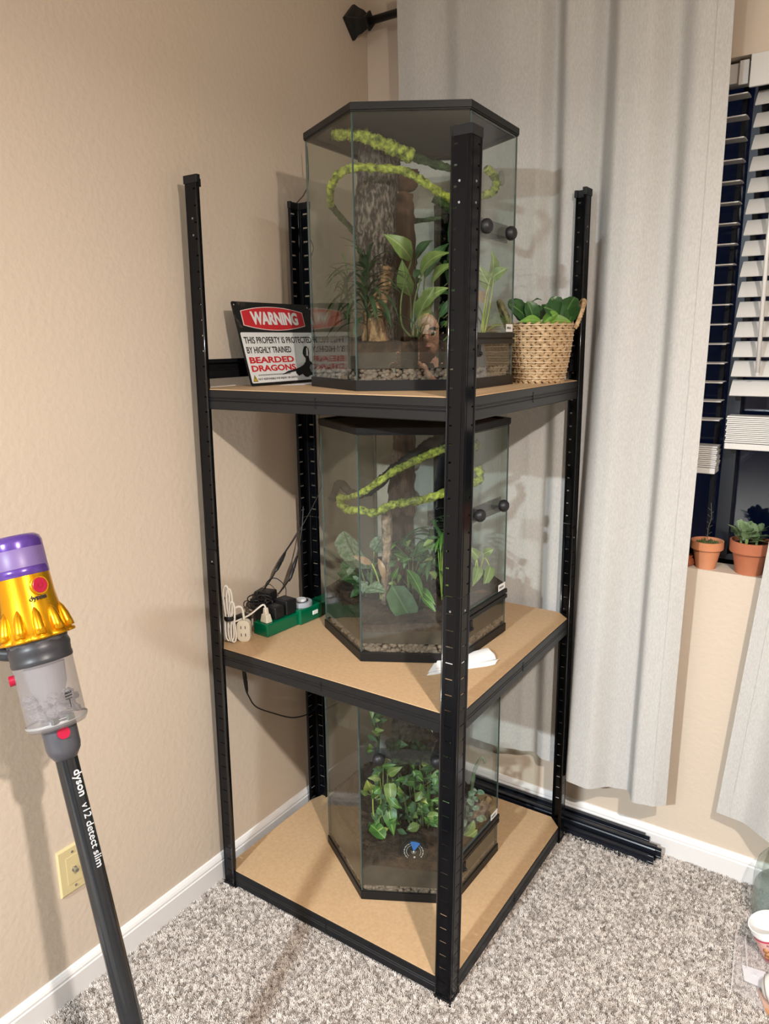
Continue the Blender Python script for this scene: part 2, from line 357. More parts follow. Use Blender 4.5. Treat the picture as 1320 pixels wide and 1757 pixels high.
def beam(a, b, n, zt):
    A = cor(a, zt); Bq = cor(b, zt); d = (Bq-A).normalized(); n = Vector((*n, 0)).normalized()
    diag = (a, b) == ('D', 'B')
    if diag:
        A = A+Vector((.012, -.012, 0)); Bq = Bq+Vector((.012, -.012, 0)); d = (Bq-A).normalized(); n = Vector((-d.y, d.x, 0)); n = n if n.y < 0 else -n
    s0, s1 = A+d*.012+n*.0035, Bq-d*.012+n*.0035
    prof = [(.014, -.007), (.0008, -.007), (.0008, 0), (0, -.0008), (0, -.0150), (.0016, -.0165), (.0016, -.0185), (0, -.020), (0, -.0215), (.0016, -.023), (.0016, -.0245), (0, -.026), (0, -.0415), (.001, -.0425), (.012, -.0425)]
    N = len(prof); vs = [e+n*q+Vector((0, 0, z)) for e in (s0, s1) for q, z in prof]
    m = MB(); flip = d.cross(n).z > 0
    m.add(vs, [((i, N+i, N+i+1, i+1) if flip else (i, i+1, N+i+1, N+i)) for i in range(N-1)])
    o = m.build('beam', M_blk, unit, solid=.0011, soff=-1)
    mid = (s0+s1)/2; q = MB(); D = Matrix((d, n, Vector((0, 0, 1)))).transposed()
    q.box(mid+Vector((0, 0, -.010)), (.0075, .0024, .0030), M=D); q.box(mid+Vector((0, 0, -.020))-d*.002, (.0030, .0030, .020), M=D); q.box(mid+Vector((0, 0, -.030)), (.0075, .0024, .0030), M=D)
    q.build('punched_tab', mat('slot_dark', (.001, .001, .001), .9), o)
for zt in (Z3, Z2, ZB):
    for a, b, n in SIDES:
        z = zt
        if zt == Z3 and (a, b) in (('B', 'L'), ('R', 'D')): z = 1.406
        beam(a, b, n, z)
    P = {k: cor(k, zt) for k in POSTS}; i = .0045; ch = .036
    poly = []
    def cut(k, prev, nxt):
        p = P[k]; a = (P[prev]-p).normalized(); b = (P[nxt]-p).normalized(); inn = Vector((0, 0, 0))
        return [p+a*ch, p+b*ch]
    order = ['L', 'F', 'R', 'D', 'B']; cen = sum((P[k] for k in order), Vector())/5
    for j, k in enumerate(order): poly += cut(k, order[j-1], order[(j+1) % 5])
    poly = [p+(cen-p).normalized()*i*1.3 for p in poly]
    m = MB(); m.prism([(p.x, p.y) for p in poly], zt-.0055, zt+.0025); m.build('shelf_board', M_mdf, unit, bevel=.0005)

# ------------------------------------------------------------------ terrariums
HEX = [((.4381, -.4647), .5613, Z3+.0025), ((.4115, -.4144), .5090, Z2+.0025), ((.4146, -.4346), .5018, ZB+.0025)]
HT, HR, HW, HS = .5555, .2376, .117, .2117
M_tk = mat('terrarium_black_plastic', (.009, .0088, .0092), .42, spec=.26, bump=.05, bscale=300)
M_glass = glassmat('terrarium_glass', (.93, .955, .94), 1.56, mult=.82)
M_edge = mat('green_glass_edge', (.075, .105, .10), .12, spec=.6)
M_mesh = mat('lid_mesh', (.03, .03, .031), .7, spec=.2)
M_sub = mat('damp_soil', (.022, .013, .009), .9, vary=(.06, .034, .02), vscale=70, bump=.8, bscale=160, bdist=.004)
M_subd = mat('drainage_fabric', (.040, .031, .024), .85, vary=(.062, .048, .037), vscale=25, bump=.3, bscale=300)
M_peb = mat('clay_pebbles', (.22, .165, .13), .8, vary=(.12, .085, .068), vscale=90)
M_label = mat('label_white', (.75, .75, .74), .5)
M_ink = mat('ink_dark', (.02, .02, .02), .6)
def TL(k):
    (cx, cy), a, z0 = HEX[k]; c, s = math.cos(a), math.sin(a)
    return lambda u, v, z: Vector((cx+c*u-s*v, cy+s*u+c*v, z0+z))
def hexv(off=0):
    r = 1+off/HR; return [(-HR*r, 0), (-HW*r, -HS*r), (HW*r, -HS*r), (HR*r, 0), (HW*r, HS*r), (-HW*r, HS*r)]
wherelab = ['top shelf beside the warning sign', 'middle shelf beside the green power strip', 'bottom shelf with a round dial on its front']
roots = []
for k in range(3):
    T = TL(k); (cx, cy), a, z0 = HEX[k]
    t = thing('terrarium', 'hexagonal glass terrarium on the '+wherelab[k], 'terrarium', (cx, cy, z0)); roots.append(t)
    hv = lambda off, z: [T(u, v, z) for u, v in hexv(off)]
    def ring(z0_, z1_, o0, o1, b, mi=0):
        A = hv(o0, z0_)+hv(o0, z1_)+hv(o1, z1_)+hv(o1, z0_)
        fs = []
        for i in range(6):
            j = (i+1) % 6; fs += [(i, j, 6+j, 6+i), (6+i, 6+j, 12+j, 12+i), (12+i, 12+j, 18+j, 18+i), (18+i, 18+j, j, i)]
        b.add(A, fs, mi)
    b = MB(); ring(0, .0225, .0015, -.007, b); b.prism([(p.x, p.y) for p in hv(-.005, 0)], z0+.001, z0+.006); b.build('base', M_tk, t, bevel=.0006)
    b = MB(); ring(HT-.0137, HT, .002, -.012, b); ring(HT-.0165, HT-.0137, .0005, -.010, b); b.build('lid_rim', M_tk, t, bevel=.0006)
    b = MB(); b.prism([(p.x, p.y) for p in hv(-.010, 0)], z0+HT-.008, z0+HT-.005); b.build('lid_screen', M_mesh, t)
    V = hexv(-.001)
    def pane(i, za, zb, name, s0=.0022, s1=.0022, out=0.0, parent=t, th=.0042):
        p = T(*V[i], 0); q = T(*V[(i+1) % 6], 0); d = (q-p).normalized(); n = Vector((d.y, -d.x, 0)); L = (q-p).length
        a0 = p+d*s0+n*out; a1 = q-d*s1+n*out
        b = MB(); vs = [a0, a1, a1-n*th, a0-n*th]
        vs = [x+Vector((0, 0, za)) for x in vs]+[x+Vector((0, 0, zb)) for x in vs]
        b.add(vs, [(0, 1, 5, 4), (2, 3, 7, 6)], 0); b.add(vs, [(1, 2, 6, 5), (3, 0, 4, 7), (3, 2, 1, 0), (4, 5, 6, 7)], 1)
        return b.build(name, [M_glass, M_edge], parent)
    for i in (0, 1, 3, 4, 5): pane(i, .010, HT-.015, 'glass_pane')
    d1 = pane(2, .1185, HT-.019, 'door'); pane(2, .010, .094, 'glass_pane')
    p = T(*V[2], 0); q = T(*V[3], 0); d = (q-p).normalized(); n = Vector((d.y, -d.x, 0)); L = (q-p).length; Dm = Matrix((d, n, Vector((0, 0, 1)))).transposed()
    b = MB(); b.box((p+q)/2+n*.0005+Vector((0, 0, .1125)), (L-.001, .009, .0105), M=Dm); b.box((p+q)/2+n*.0005+Vector((0, 0, .0985)), (L-.001, .009, .0105), M=Dm)
    b.box((p+q)/2-n*.002+Vector((0, 0, .1055)), (L-.004, .004, .005), M=Dm); b.build('door_frame', M_tk, t, bevel=.0005)
    b = MB(); b.box(p+d*.045+n*.004+Vector((0, 0, .080)), (.012, .006, .026), M=Dm); b.tube([p+d*.045+n*.006+Vector((0, 0, .074)), p+d*.045+n*.012+Vector((0, 0, .074))], .004, n=12); b.build('door_latch', M_tk, t, bevel=.0008)
    b = MB(); b.box(p+d*(L-.026)+n*.0012+Vector((0, 0, .1285)), (.038, .0006, .017), M=Dm)
    lb = b.build('door_label', M_label, t)
    text('INSULA', lb, p+d*(L-.041)+n*.0017+Vector((0, 0, .1262)), d, (0, 0, 1), .0072, M_ink, sx=1.0, off=.0001)
    # inner floor layers
def pebbles(k, zlo, zhi, label, size=.0058, n=620):
    T = TL(k); b = MB(); V = hexv(-.0115); rr = random.Random(k+3)
    for i in range(n):
        e = rr.choice((0, 1, 1, 1, 2, 2)) if i % 9 else rr.choice((3, 4, 5))
        s = rr.random(); p, q = V[e], V[(e+1) % 6]; inn = rr.choice((0, 0, .010))
        u = p[0]+(q[0]-p[0])*s; v = p[1]+(q[1]-p[1])*s; u *= 1-inn/HR; v *= 1-inn/HR
        z = zlo+(zhi-zlo)*rr.random(); r = size*(.75+.5*rr.random())
        b.ball(T(u*.985, v*.985, z), (r, r*(.8+.3*rr.random()), r*(.75+.3*rr.random())), sub=2, nz=.12)
    o = b.build('clay_pebbles', M_peb, None, smooth=True, loc=T(0, 0, .006)); tag(o, label, 'pebbles', kind='stuff')
pebbles(0, .011, .046, 'layer of round clay pebbles at the base of the top terrarium')
pebbles(1, .011, .042, 'pale rounded pebbles along the base of the middle terrarium', .0068, 460)
pebbles(2, .011, .036, 'dark clay pebbles along the base of the bottom terrarium', .0062, 480)
def soil(k, zb, hf, label, layer_col):
    T = TL(k); b = MB(); n = 26
    V = hexv(-.0060)
    hz = lambda u, v: hf(u, v)+.006*noise.noise(Vector((u*45, v*45, k*3)))+.003*noise.noise(Vector((u*140, v*140, k)))
    rings = [[(p[0]*s, p[1]*s) for e in range(6) for p in [(V[e][0]+(V[(e+1) % 6][0]-V[e][0])*j/10, V[e][1]+(V[(e+1) % 6][1]-V[e][1])*j/10) for j in range(10)]] for s in [1-i/16 for i in range(16)]]
    vs = []; fs = []; m = []
    zedge = [hf(u, v) for u, v in rings[0]]
    vs += [T(u, v, zb) for u, v in rings[0]]
    vs += [T(u, v, zb+(z-zb)*.62) for (u, v), z in zip(rings[0], zedge)]
    for r in rings: vs += [T(u, v, hz(u, v)) for u, v in r]
    for L in range(len(rings)+1):
        for j in range(60):
            j2 = (j+1) % 60; fs.append((L*60+j, L*60+j2, (L+1)*60+j2, (L+1)*60+j)); m.append(1 if L == 0 else 0)
    o_ = len(b.v); b.v = [tuple(v) for v in vs]; b.f = fs; b.m = m
    b.f.append(tuple(range(17*60+59, 17*60-1, -1))[::-1]); b.m.append(0)
    b.f.append(tuple(range(59, -1, -1))); b.m.append(1)
    o = b.build('substrate', [M_sub, M_subd], None, smooth=False, loc=T(0, 0, zb)); tag(o, label, 'soil')
soil(0, .046, lambda u, v: .100+.02*max(0, v/HS), 'brown soil bed inside the top terrarium', 0)
soil(1, .044, lambda u, v: .088+.18*max(0, u+.10)*(1 if v < .05 else .8)*.35+.05*max(0, (v+.2)/.4), 'dark damp soil bed sloping back in the middle terrarium', 0)
soil(2, .038, lambda u, v: .122-.11*u+.02*max(0, v/HS), 'dark soil bed inside the bottom terrarium', 0)

# --- bark, vines, plants (positions in the local frame of each tank: u across, v back, z up)
M_cork = mat('cork_bark', (.045, .030, .024), .95, vary=(.27, .21, .175), vscale=150, vstretch=(1, 1, .4), bump=1, bscale=170, bdist=.01, detail=10, lo=.44, hi=.72)
M_corkb = mat('brown_inner_bark', (.075, .032, .018), .9, vary=(.14, .065, .035), vscale=30, vstretch=(1, 1, .25), bump=.6, bscale=90, bdist=.004)
M_corko = mat('orange_brown_bark', (.13, .065, .03), .95, vary=(.36, .21, .11), vscale=60, vstretch=(1, 1, .5), bump=1, bscale=120, bdist=.006)
M_moss = mat('yellow_green_moss', (.055, .075, .012), .9, vary=(.42, .47, .07), vscale=95, detail=6, bump=1, bscale=260, bdist=.004, lo=.33, hi=.62)
M_mossd = mat('deep_green_moss', (.022, .045, .016), .9, vary=(.07, .12, .035), vscale=90, bump=1, bscale=260, bdist=.004)
def bark(k, pts, rad, label, m, name='cork_bark', n=26, rough=.16, seed=0, flat=1.0, arc=None):
    T = TL(k); P = spline([T(*p) for p in pts], 10); N = len(P); rs = []
    for i in range(N):
        f = i/(N-1)*(len(rad)-1); a = int(min(f, len(rad)-2)); rs.append(rad[a]+(rad[a+1]-rad[a])*(f-a))
    b = MB()
    if arc is None:
        b.tube(P, rs, n=n, prof=lambda i, kk: 1+rough*noise.noise(Vector((math.cos(2*PI*kk/n)*2.2, math.sin(2*PI*kk/n)*2.2, i*.45+seed*7)))+rough*.6*noise.noise(Vector((math.cos(2*PI*kk/n)*7, math.sin(2*PI*kk/n)*7, i*1.1+seed*7))), flat=flat)
        o = b.build(name, m, None, smooth=True, loc=T(*pts[-1]))
    else:
        a0, a1 = arc; nn = 14; vs = []
        for i, p in enumerate(P):
            for j in range(nn):
                a = a0+(a1-a0)*j/(nn-1); r = rs[i]*(1+rough*noise.noise(Vector((j*.6, i*.3, seed))))
                edge = .004*noise.noise(Vector((i*.9, j, seed*3)))
                vs.append(p+Vector((math.cos(a)*r+edge, math.sin(a)*r*flat+edge, 0 if 0 < i < N-1 else .012*noise.noise(Vector((j*.8, seed, i))))))
        b.add(vs, [(i*nn+j, i*nn+j+1, (i+1)*nn+j+1, (i+1)*nn+j) for i in range(N-1) for j in range(nn-1)])
        o = b.build(name, m, None, smooth=True, solid=.007, soff=0, loc=T(*pts[-1]))
    tag(o, label, 'bark'); return o
def vine(k, pts, rad, label, m=None, name='moss_vine', n=14):
    T = TL(k); P = spline([T(*p) for p in pts], 14); r0, r1 = rad; N = len(P)
    # resample finer
    b = MB(); b.tube(P, [r0+(r1-r0)*i/(N-1) for i in range(N)], n=n, prof=lambda i, kk: 1+.28*max(-.6, math.sin(i*.55+2*PI*kk/n*2))*.6+.45*noise.noise(Vector((kk*1.3, i*.8, k*5+pts[0][0]*9))))
    o = b.build(name, m or M_moss, None, smooth=True, loc=T(*pts[0])); tag(o, label, 'vine'); return o
def cup(k, p, nrm, r, label):
    T = TL(k); n = (T(*nrm)-T(0, 0, 0)).normalized(); q = n.to_track_quat('Z', 'Y').to_matrix().to_4x4(); q.translation = T(*p)
    b = MB(); b.lathe([(r, 0), (r*.97, .001), (r*.6, .0035), (r*.3, .006), (.004, .007), (.004, .012), (.0005, .012)], n=28, T=q)
    o = b.build('suction_cup', glassmat('clear_vinyl', (.80, .83, .80), 1.7, rough=.08), None, smooth=True, loc=T(*p)); tag(o, label, 'suction cup'); return o
G1 = leafmat('leaf_mid', (.13, .20, .045), (.20, .28, .075), (.30, .36, .14))
G2 = leafmat('leaf_dark', (.022, .065, .018), (.040, .105, .030), (.07, .15, .05), .6)
G3 = leafmat('leaf_light', (.18, .26, .07), (.28, .35, .12), (.45, .50, .25))
G4 = leafmat('leaf_silver', (.10, .17, .09), (.30, .36, .27), (.08, .13, .07), .5, 120)
G5 = leafmat('leaf_bright', (.035, .115, .018), (.07, .19, .03), (.22, .38, .09))
G6 = leafmat('leaf_yellow', (.25, .31, .04), (.34, .38, .08), (.52, .52, .2))
G7 = leafmat('leaf_brown', (.30, .17, .10), (.40, .27, .17), (.3, .2, .12))
M_stem = mat('green_stem', (.16, .22, .07), .5); M_stemd = mat('dark_green_stem', (.04, .08, .02), .5); M_stemy = mat('yellow_green_stem', (.36, .42, .10), .5)
SH = {'heart': [(0, .02), (-.06, .55), (.02, .95), (.18, 1.0), (.4, .86), (.65, .52), (.88, .17), (1, .01)], 'lance': [(0, .04), (.15, .6), (.38, 1), (.6, .85), (.8, .48), (1, .01)], 'strap': [(0, .5), (.2, .9), (.5, 1), (.8, .7), (1, .02)], 'round': [(0, .1), (.15, .8), (.45, 1), (.75, .9), (.93, .5), (1, .05)], 'wavy': [(0, .04), (.1, .5), (.25, .85), (.5, 1), (.7, .9), (.88, .5), (1, .02)]}
def leaf_geo(b, base, tip, width, nh, shape='lance', sag=.12, fold=.12, wav=0.0, seed=0):
    base, tip = Vector(base), Vector(tip); L = (tip-base).length; ax = (tip-base).normalized(); nh = Vector(nh); nh = (nh-ax*nh.dot(ax))
    nh = nh.normalized() if nh.length > 1e-5 else ax.orthogonal().normalized()
    sd = ax.cross(nh); S = SH[shape]; o = len(b.v); NS = 5
    # refine stations
    st = []
    for i in range(len(S)-1):
        for q in (0, .5): st.append((S[i][0]+(S[i+1][0]-S[i][0])*q, S[i][1]+(S[i+1][1]-S[i][1])*q))
    st.append(S[-1])
    for t, wf in st:
        c = base+ax*L*t+nh*sag*L*(4*t*(1-t) if t > 0 else 0)
        for j in range(NS):
            x = (j/(NS-1)-.5)*2; h = width/2*wf
            p = c+sd*x*h+nh*(abs(x)*h*fold*2 + wav*width*math.sin(t*14+x*2+seed)*abs(x))
            b.uv[len(b.v)] = (.5+x*.5*max(wf, .3), max(0, t)); b.v.append(tuple(p))
    for i in range(len(st)-1):
        for j in range(NS-1): b.f.append((o+i*NS+j, o+i*NS+j+1, o+(i+1)*NS+j+1, o+(i+1)*NS+j)); b.m.append(0)
def plant(name, label, root, leaves, T=None, cat='plant', group=None, parts=None):
    """leaves: (base, tip, width, normal hint, shape, leafmat, stem path or None, stem r, stem mat[, sag])"""
    T = T or (lambda x, y, z: Vector((x, y, z))); O = T(0, 0, 0)
    t = thing(name, label, cat, T(*root), group)
    for i, lf in enumerate(leaves):
        base, tip, wd, nh, sh, lm, st, sr, sm = lf[:9]; sag = lf[9] if len(lf) > 9 else .12
        b = MB(); leaf_geo(b, T(*base), T(*tip), wd, T(*nh)-O, sh, sag=sag, wav=.02, seed=i); b.build('leaf', lm, t, smooth=True)
        if st:
            b = MB(); P = spline([T(*p) for p in st]+[T(*base)], 5); N = len(P); b.tube(P, [sr*(1.2-.5*q/(N-1)) for q in range(N)], n=6); b.build('stem', sm, t, smooth=True)
    return t

# ---- top terrarium contents
bark(0, [(-.070, .0, .528), (-.078, -.02, .42), (-.080, -.03, .34), (-.074, -.03, .27), (-.068, -.03, .20), (-.065, -.03, .10)], [.044, .046, .045, .041, .036, .034], 'thick grey cork bark tube standing in the top terrarium', M_cork, seed=1)
bark(0, [(-.03, .04, .43), (-.028, .04, .33), (-.02, .03, .2), (-.02, .02, .10)], [.034, .036, .034, .030], 'brown curved slab of bark behind the grey cork tube in the top terrarium', M_corkb, name='bark_slab', arc=(-2.6, .3), seed=2)
bark(0, [(-.052, -.075, .262), (-.062, -.08, .21), (-.082, -.08, .17), (-.080, -.08, .10)], [.010, .014, .022, .028], 'ragged orange-brown bark stump at the foot of the top terrarium', M_corko, name='bark_stump', rough=.4, seed=3)
bark(0, [(-.015, .08, .485), (-.012, .08, .47), (-.008, .08, .445)], [.032, .034, .018], 'dark rounded bark knob behind the vines of the top terrarium', M_corkb, name='bark_lump', seed=4)
vine(0, [(-.165, -.095, .527), (-.135, -.10, .526), (-.10, -.10, .522), (-.07, -.10, .510), (-.035, -.095, .497), (.005, -.09, .482)], (.0105, .0145), 'thick yellow-green moss vine just under the lid of the top terrarium')
vine(0, [(-.005, .03, .512), (.045, .045, .499), (.10, .05, .485), (.15, .03, .47)], (.009, .008), 'dark green continuation of vine under the lid of the top terrarium', M_mossd)
vine(0, [(-.178, -.04, .398), (-.170, -.10, .423), (-.150, -.125, .444), (-.116, -.125, .456), (-.068, -.12, .454), (-.019, -.12, .449), (.02, -.12, .430), (.056, -.115, .408), (.092, -.10, .395), (.13, -.06, .405), (.165, -.02, .416), (.184, -.01, .426), (.190, -.01, .442), (.183, -.01, .458), (.166, -.02, .472)], (.0075, .0085), 'long bright yellow-green moss vine arching across the top terrarium')
vine(0, [(.052, .08, .428), (.082, .08, .412), (.11, .07, .39)], (.009, .008), 'short green moss vine stub hanging low right in the top terrarium', M_mossd)
vine(0, [(-.010, .07, .376), (.03, .075, .380), (.07, .08, .385)], (.0055, .0045), 'thin mossy stick running sideways in the top terrarium', M_mossd, name='mossy_stick')
vine(0, [(-.178, -.04, .398), (-.165, .02, .385), (-.14, .06, .36), (-.12, .08, .33)], (.007, .005), 'faint trailing end of moss vine on the left of the top terrarium', M_mossd)  # reflection in the left pane, modelled as a dark tube
cup(0, (-.172, -.102, .530), (.86, .5, 0), .017, 'clear suction cup holding the upper vine of the top terrarium')
cup(0, (.196, -.060, .442), (-.86, .5, 0), .016, 'clear suction cup on the right pane of the top terrarium')
U = lambda x, y, z: (x, y, z)
FW = (0, -1, .35)
plant('broadleaf_plant', 'broad leaved green plant with long arching stalks in the top terrarium', (.0, -.09, .10), [
    ((.0, -.09, .272), (-.058, -.12, .324), .044, (.3, -1, .2), 'lance', G1, [(.0, -.09, .11), (-.022, -.10, .14), (-.021, -.10, .2)], .0022, M_stem, .2),
    ((.020, -.09, .235), (.084, -.12, .285), .046, (-.3, -.7, .7), 'lance', G1, [(.004, -.09, .11), (.006, -.09, .18)], .0024, M_stem, .22),
    ((.045, -.08, .215), (.100, -.12, .262), .036, (-.3, -.7, .7), 'lance', G1, [(.010, -.08, .11), (.02, -.08, .17)], .002, M_stem, .2),
    ((.020, -.10, .165), (.080, -.13, .212), .044, (-.2, -.8, .6), 'lance', G1, [(.012, -.09, .11)], .002, M_stem, .2),
    ((-.002, -.06, .20), (-.020, -.10, .275), .040, (-.4, -1, .1), 'lance', G1, [(.0, -.07, .12)], .002, M_stem, .1),
    ((.012, -.09, .150), (.050, -.13, .215), .040, (.1, -1, .3), 'lance', G1, [(.010, -.08, .11)], .002, M_stem, .1),
    ((.050, -.06, .19), (.108, -.08, .188), .030, (0, -.4, 1), 'lance', G2, [(.02, -.06, .11)], .0018, M_stem, .25),
    ((.030, -.03, .24), (.085, -.03, .315), .034, (0, -.8, .6), 'lance', G2, [(.02, -.04, .12)], .0018, M_stem, .2),
    ((.01, -.02, .28), (.05, .0, .325), .026, (0, -.6, .8), 'lance', G2, [(.01, -.03, .12)], .0015, M_stemd, .2),
    ((.06, -.11, .15), (.10, -.12, .20), .018, (0, -1, .3), 'lance', G2, [(.05, -.10, .11)], .0015, M_stemd, .2)], TL(0))
rr = random.Random(11)
def palm(k, root, n, L0, dirs, label, lm, w_=.008, name='palm_plant', up=.12):
    T = TL(k); O = T(0, 0, 0); lv = []
    for i in range(n):
        a = rr.uniform(*dirs); el = rr.uniform(-.35, .9); r0 = Vector(root)+Vector((0, 0, rr.uniform(.2, 1)*up))
        d = Vector((math.cos(a)*math.cos(el), math.sin(a)*math.cos(el), math.sin(el)))
        L = L0*rr.uniform(.6, 1.1); tip = r0+d*L; tip.z -= L*.3
        lim = .205; h = math.hypot(tip.x, tip.y)
        if h > lim: s = lim/h*.98; tip.x *= s; tip.y *= s
        tip.z = max(tip.z, root[2]+.01)
        lv.append((tuple(r0), tuple(tip), w_*rr.uniform(.8, 1.4), (0, 0, 1), 'strap', lm, [tuple(root)] if i % 3 == 0 else None, .0012, M_stemd, .2))
    return plant(name, label, root, lv, T)
palm(0, (-.098, -.105, .10), 60, .125, (2.2, 6.6), 'dark green grassy palm in front of the cork tube in the top terrarium', leafmat('palm_dark', (.02, .055, .022), (.05, .10, .04), (.05, .1, .04)), .009, up=.16)
palm(0, (-.15, .02, .10), 22, .12, (1.2, 5.2), 'pale green feathery palm at the left glass of the top terrarium', leafmat('palm_mid', (.06, .10, .03), (.11, .16, .05), (.1, .15, .05)), .006, up=.16)
palm(0, (.085, -.02, .10), 20, .10, (4.0, 7.8), 'dark narrow leaved plant behind the front post in the top terrarium', G2, .011, up=.22)
plant('pothos', 'pale green pothos behind the right door pane of the top terrarium', (.165, -.01, .10), [
    ((.186, .0, .255), (.180, -.02, .300), .030, (.4, -.8, .2), 'heart', G3, [(.165, .0, .10), (.17, .0, .19)], .0018, M_stemy),
    ((.190, .0, .245), (.222, -.01, .262), .030, (.3, -.8, .4), 'heart', G3, [(.167, .0, .10), (.18, .0, .17)], .0018, M_stemy),
    ((.180, .01, .225), (.150, .0, .275), .032, (-.2, -1, .2), 'heart', G3, [(.165, .0, .11)], .0018, M_stemy),
    ((.170, .0, .190), (.140, -.02, .210), .026, (0, -.9, .3), 'lance', G7, [(.160, .0, .11)], .0014, M_stemy),
    ((.175, .0, .120), (.215, -.01, .135), .022, (0, -.4, 1), 'lance', G1, [(.16, .0, .10)], .0014, M_stemy)], TL(0))

def feeder(k, edge, s_list, z, label, cups=()):
    """magnetic feeding ledge: black ball magnets outside the pane, smoky ledge inside"""
    T = TL(k); V = hexv(0); p = T(*V[edge], 0); q = T(*V[edge+1], 0); d = (q-p).normalized(); n = Vector((d.y, -d.x, 0))
    c = p+d*(sum(s_list)/2)+Vector((0, 0, z)); t = thing('feeding_ledge', label, 'feeder', c)
    D = Matrix((d, n, Vector((0, 0, 1)))).transposed()
    M_s = mat('smoky_plastic', (.05, .05, .05), .25, alpha=.30)
    for s in s_list:
        o = p+d*s+Vector((0, 0, z)); b = MB()
        b.lathe([(.0005, 0), (.0125, 0), (.0145, .003), (.0155, .008), (.0145, .014), (.010, .019), (.004, .0215), (.0005, .022)], n=24, T=Matrix.Translation(o+n*.0005) @ n.to_track_quat('Z', 'Y').to_matrix().to_4x4())
        b.build('magnet_knob', mat('black_rubber', (.012, .012, .014), .45, bump=.3, bscale=90), t, smooth=True)
    b = MB(); L = s_list[1]-s_list[0]
    b.box(c-n*.0075, (L+.03, .005, .038), M=D); b.box(c-n*.032+Vector((0, 0, -.006)), (L+.03, .046, .003), M=D)
    b.build('ledge', M_s, t, bevel=.002)
    for s in cups:
        o = p+d*s-n*.036+Vector((0, 0, z+.014)); b = MB(); b.lathe([(.0005, -.010), (.016, -.010), (.0185, .006), (.0205, .0065), (.0205, .0075), (.0178, .0075), (.0152, -.008), (.0005, -.008)], n=32, T=Matrix.Translation(o))
        b.build('cup', glassmat('clear_plastic', (.82, .85, .84), 1.55), t, smooth=True)
feeder(0, 2, (.062, .193), .331, 'pair of black magnet knobs with smoky ledge on the door of the top terrarium')
feeder(1, 2, (.074, .199), .344, 'pair of black magnet knobs with smoky ledge on the door of the middle terrarium')
feeder(2, 1, (.050, .190), .401, 'black magnet feeding ledge with two clear cups on the front of the bottom terrarium', cups=(.082, .166))

# ---- middle terrarium contents
bark(1, [(-.026, .06, .515), (-.030, .06, .42), (-.038, .06, .30), (-.035, .05, .18), (-.02, .04, .07)], [.038, .046, .056, .050, .034], 'wide brown cork bark slab at the back of the middle terrarium', mat('cork_brown', (.055, .03, .02), .95, vary=(.15, .088, .058), vscale=40, vstretch=(1, 1, .4), bump=1, bscale=110, bdist=.006), rough=.22, seed=6, flat=.5)
bark(1, [(-.064, -.07, .345), (-.063, -.08, .25), (-.066, -.085, .16), (-.070, -.09, .085)], [.0135, .0125, .0120, .0085], 'slim pale cork branch standing in front of the brown slab', mat('cork_pale', (.09, .065, .05), .95, vary=(.36, .27, .20), vscale=60, bump=1, bscale=140, bdist=.006), name='cork_branch', rough=.25, seed=7)
vine(1, [(-.188, -.02, .360), (-.175, -.07, .350), (-.150, -.11, .345), (-.121, -.125, .349), (-.09, -.125, .342), (-.06, -.125, .356), (-.036, -.12, .364), (.005, -.12, .370), (.047, -.12, .380), (.085, -.11, .392), (.13, -.05, .40), (.158, -.02, .40), (.165, -.01, .415), (.158, -.01, .435)], (.0085, .010), 'lower yellow-green moss vine crossing the middle terrarium')
vine(1, [(-.188, -.04, .362), (-.155, -.09, .372), (-.116, -.145, .395), (-.075, -.15, .423), (-.02, -.15, .458), (.034, -.15, .482), (.081, -.14, .50), (.13, -.07, .495), (.158, -.02, .49)], (.006, .0105), 'upper yellow-green moss vine rising to the right in the middle terrarium')
vine(1, [(-.205, -.03, .352), (-.19, .0, .39), (-.165, .01, .365), (-.14, .0, .362), (-.10, -.02, .382), (-.06, -.02, .42), (-.02, -.02, .45), (.04, -.01, .49), (.09, .0, .51)], (.009, .014), 'thick dark brown bendable branch behind the vines of the middle terrarium', mat('dark_branch', (.012, .009, .007), .8, bump=.5, bscale=150), name='dark_branch')
cup(1, (.006, -.2015, .473), (0, 1, 0), .018, 'clear suction cup high on the front pane of the middle terrarium')
cup(1, (.005, -.2015, .397), (0, 1, 0), .018, 'clear suction cup by the lower vine of the middle terrarium')
plant('heart_leaf_plant', 'plant with one large dark heart shaped leaf in the middle terrarium', (-.02, -.11, .10), [
    ((-.048, -.125, .160), (.004, -.155, .078), .064, (.15, -1, .35), 'round', G2, [(-.03, -.08, .10), (-.045, -.09, .15)], .002, M_stem, .03),
    ((-.012, -.10, .195), (.028, -.14, .135), .030, (.3, -.8, .5), 'lance', G5, [(-.01, -.08, .11)], .0018, M_stem),
    ((.005, -.10, .150), (.058, -.14, .118), .026, (.2, -.6, .8), 'lance', G5, [(.0, -.08, .10)], .0016, M_stem),
    ((.02, -.12, .135), (.062, -.15, .10), .018, (.2, -.8, .6), 'lance', G5, [(.02, -.10, .10)], .0016, M_stem),
    ((-.01, -.07, .205), (-.045, -.10, .235), .022, (0, -.8, .5), 'lance', G5, [(-.01, -.06, .11)], .0016, M_stem),
    ((.0, -.06, .22), (.04, -.09, .245), .024, (0, -.8, .5), 'lance', G2, [(.0, -.06, .11)], .0016, M_stem),
    ((-.05, -.10, .17), (-.03, -.13, .21), .016, (0, -1, .2), 'lance', G5, [(-.04, -.09, .11)], .0014, M_stem)], TL(1))
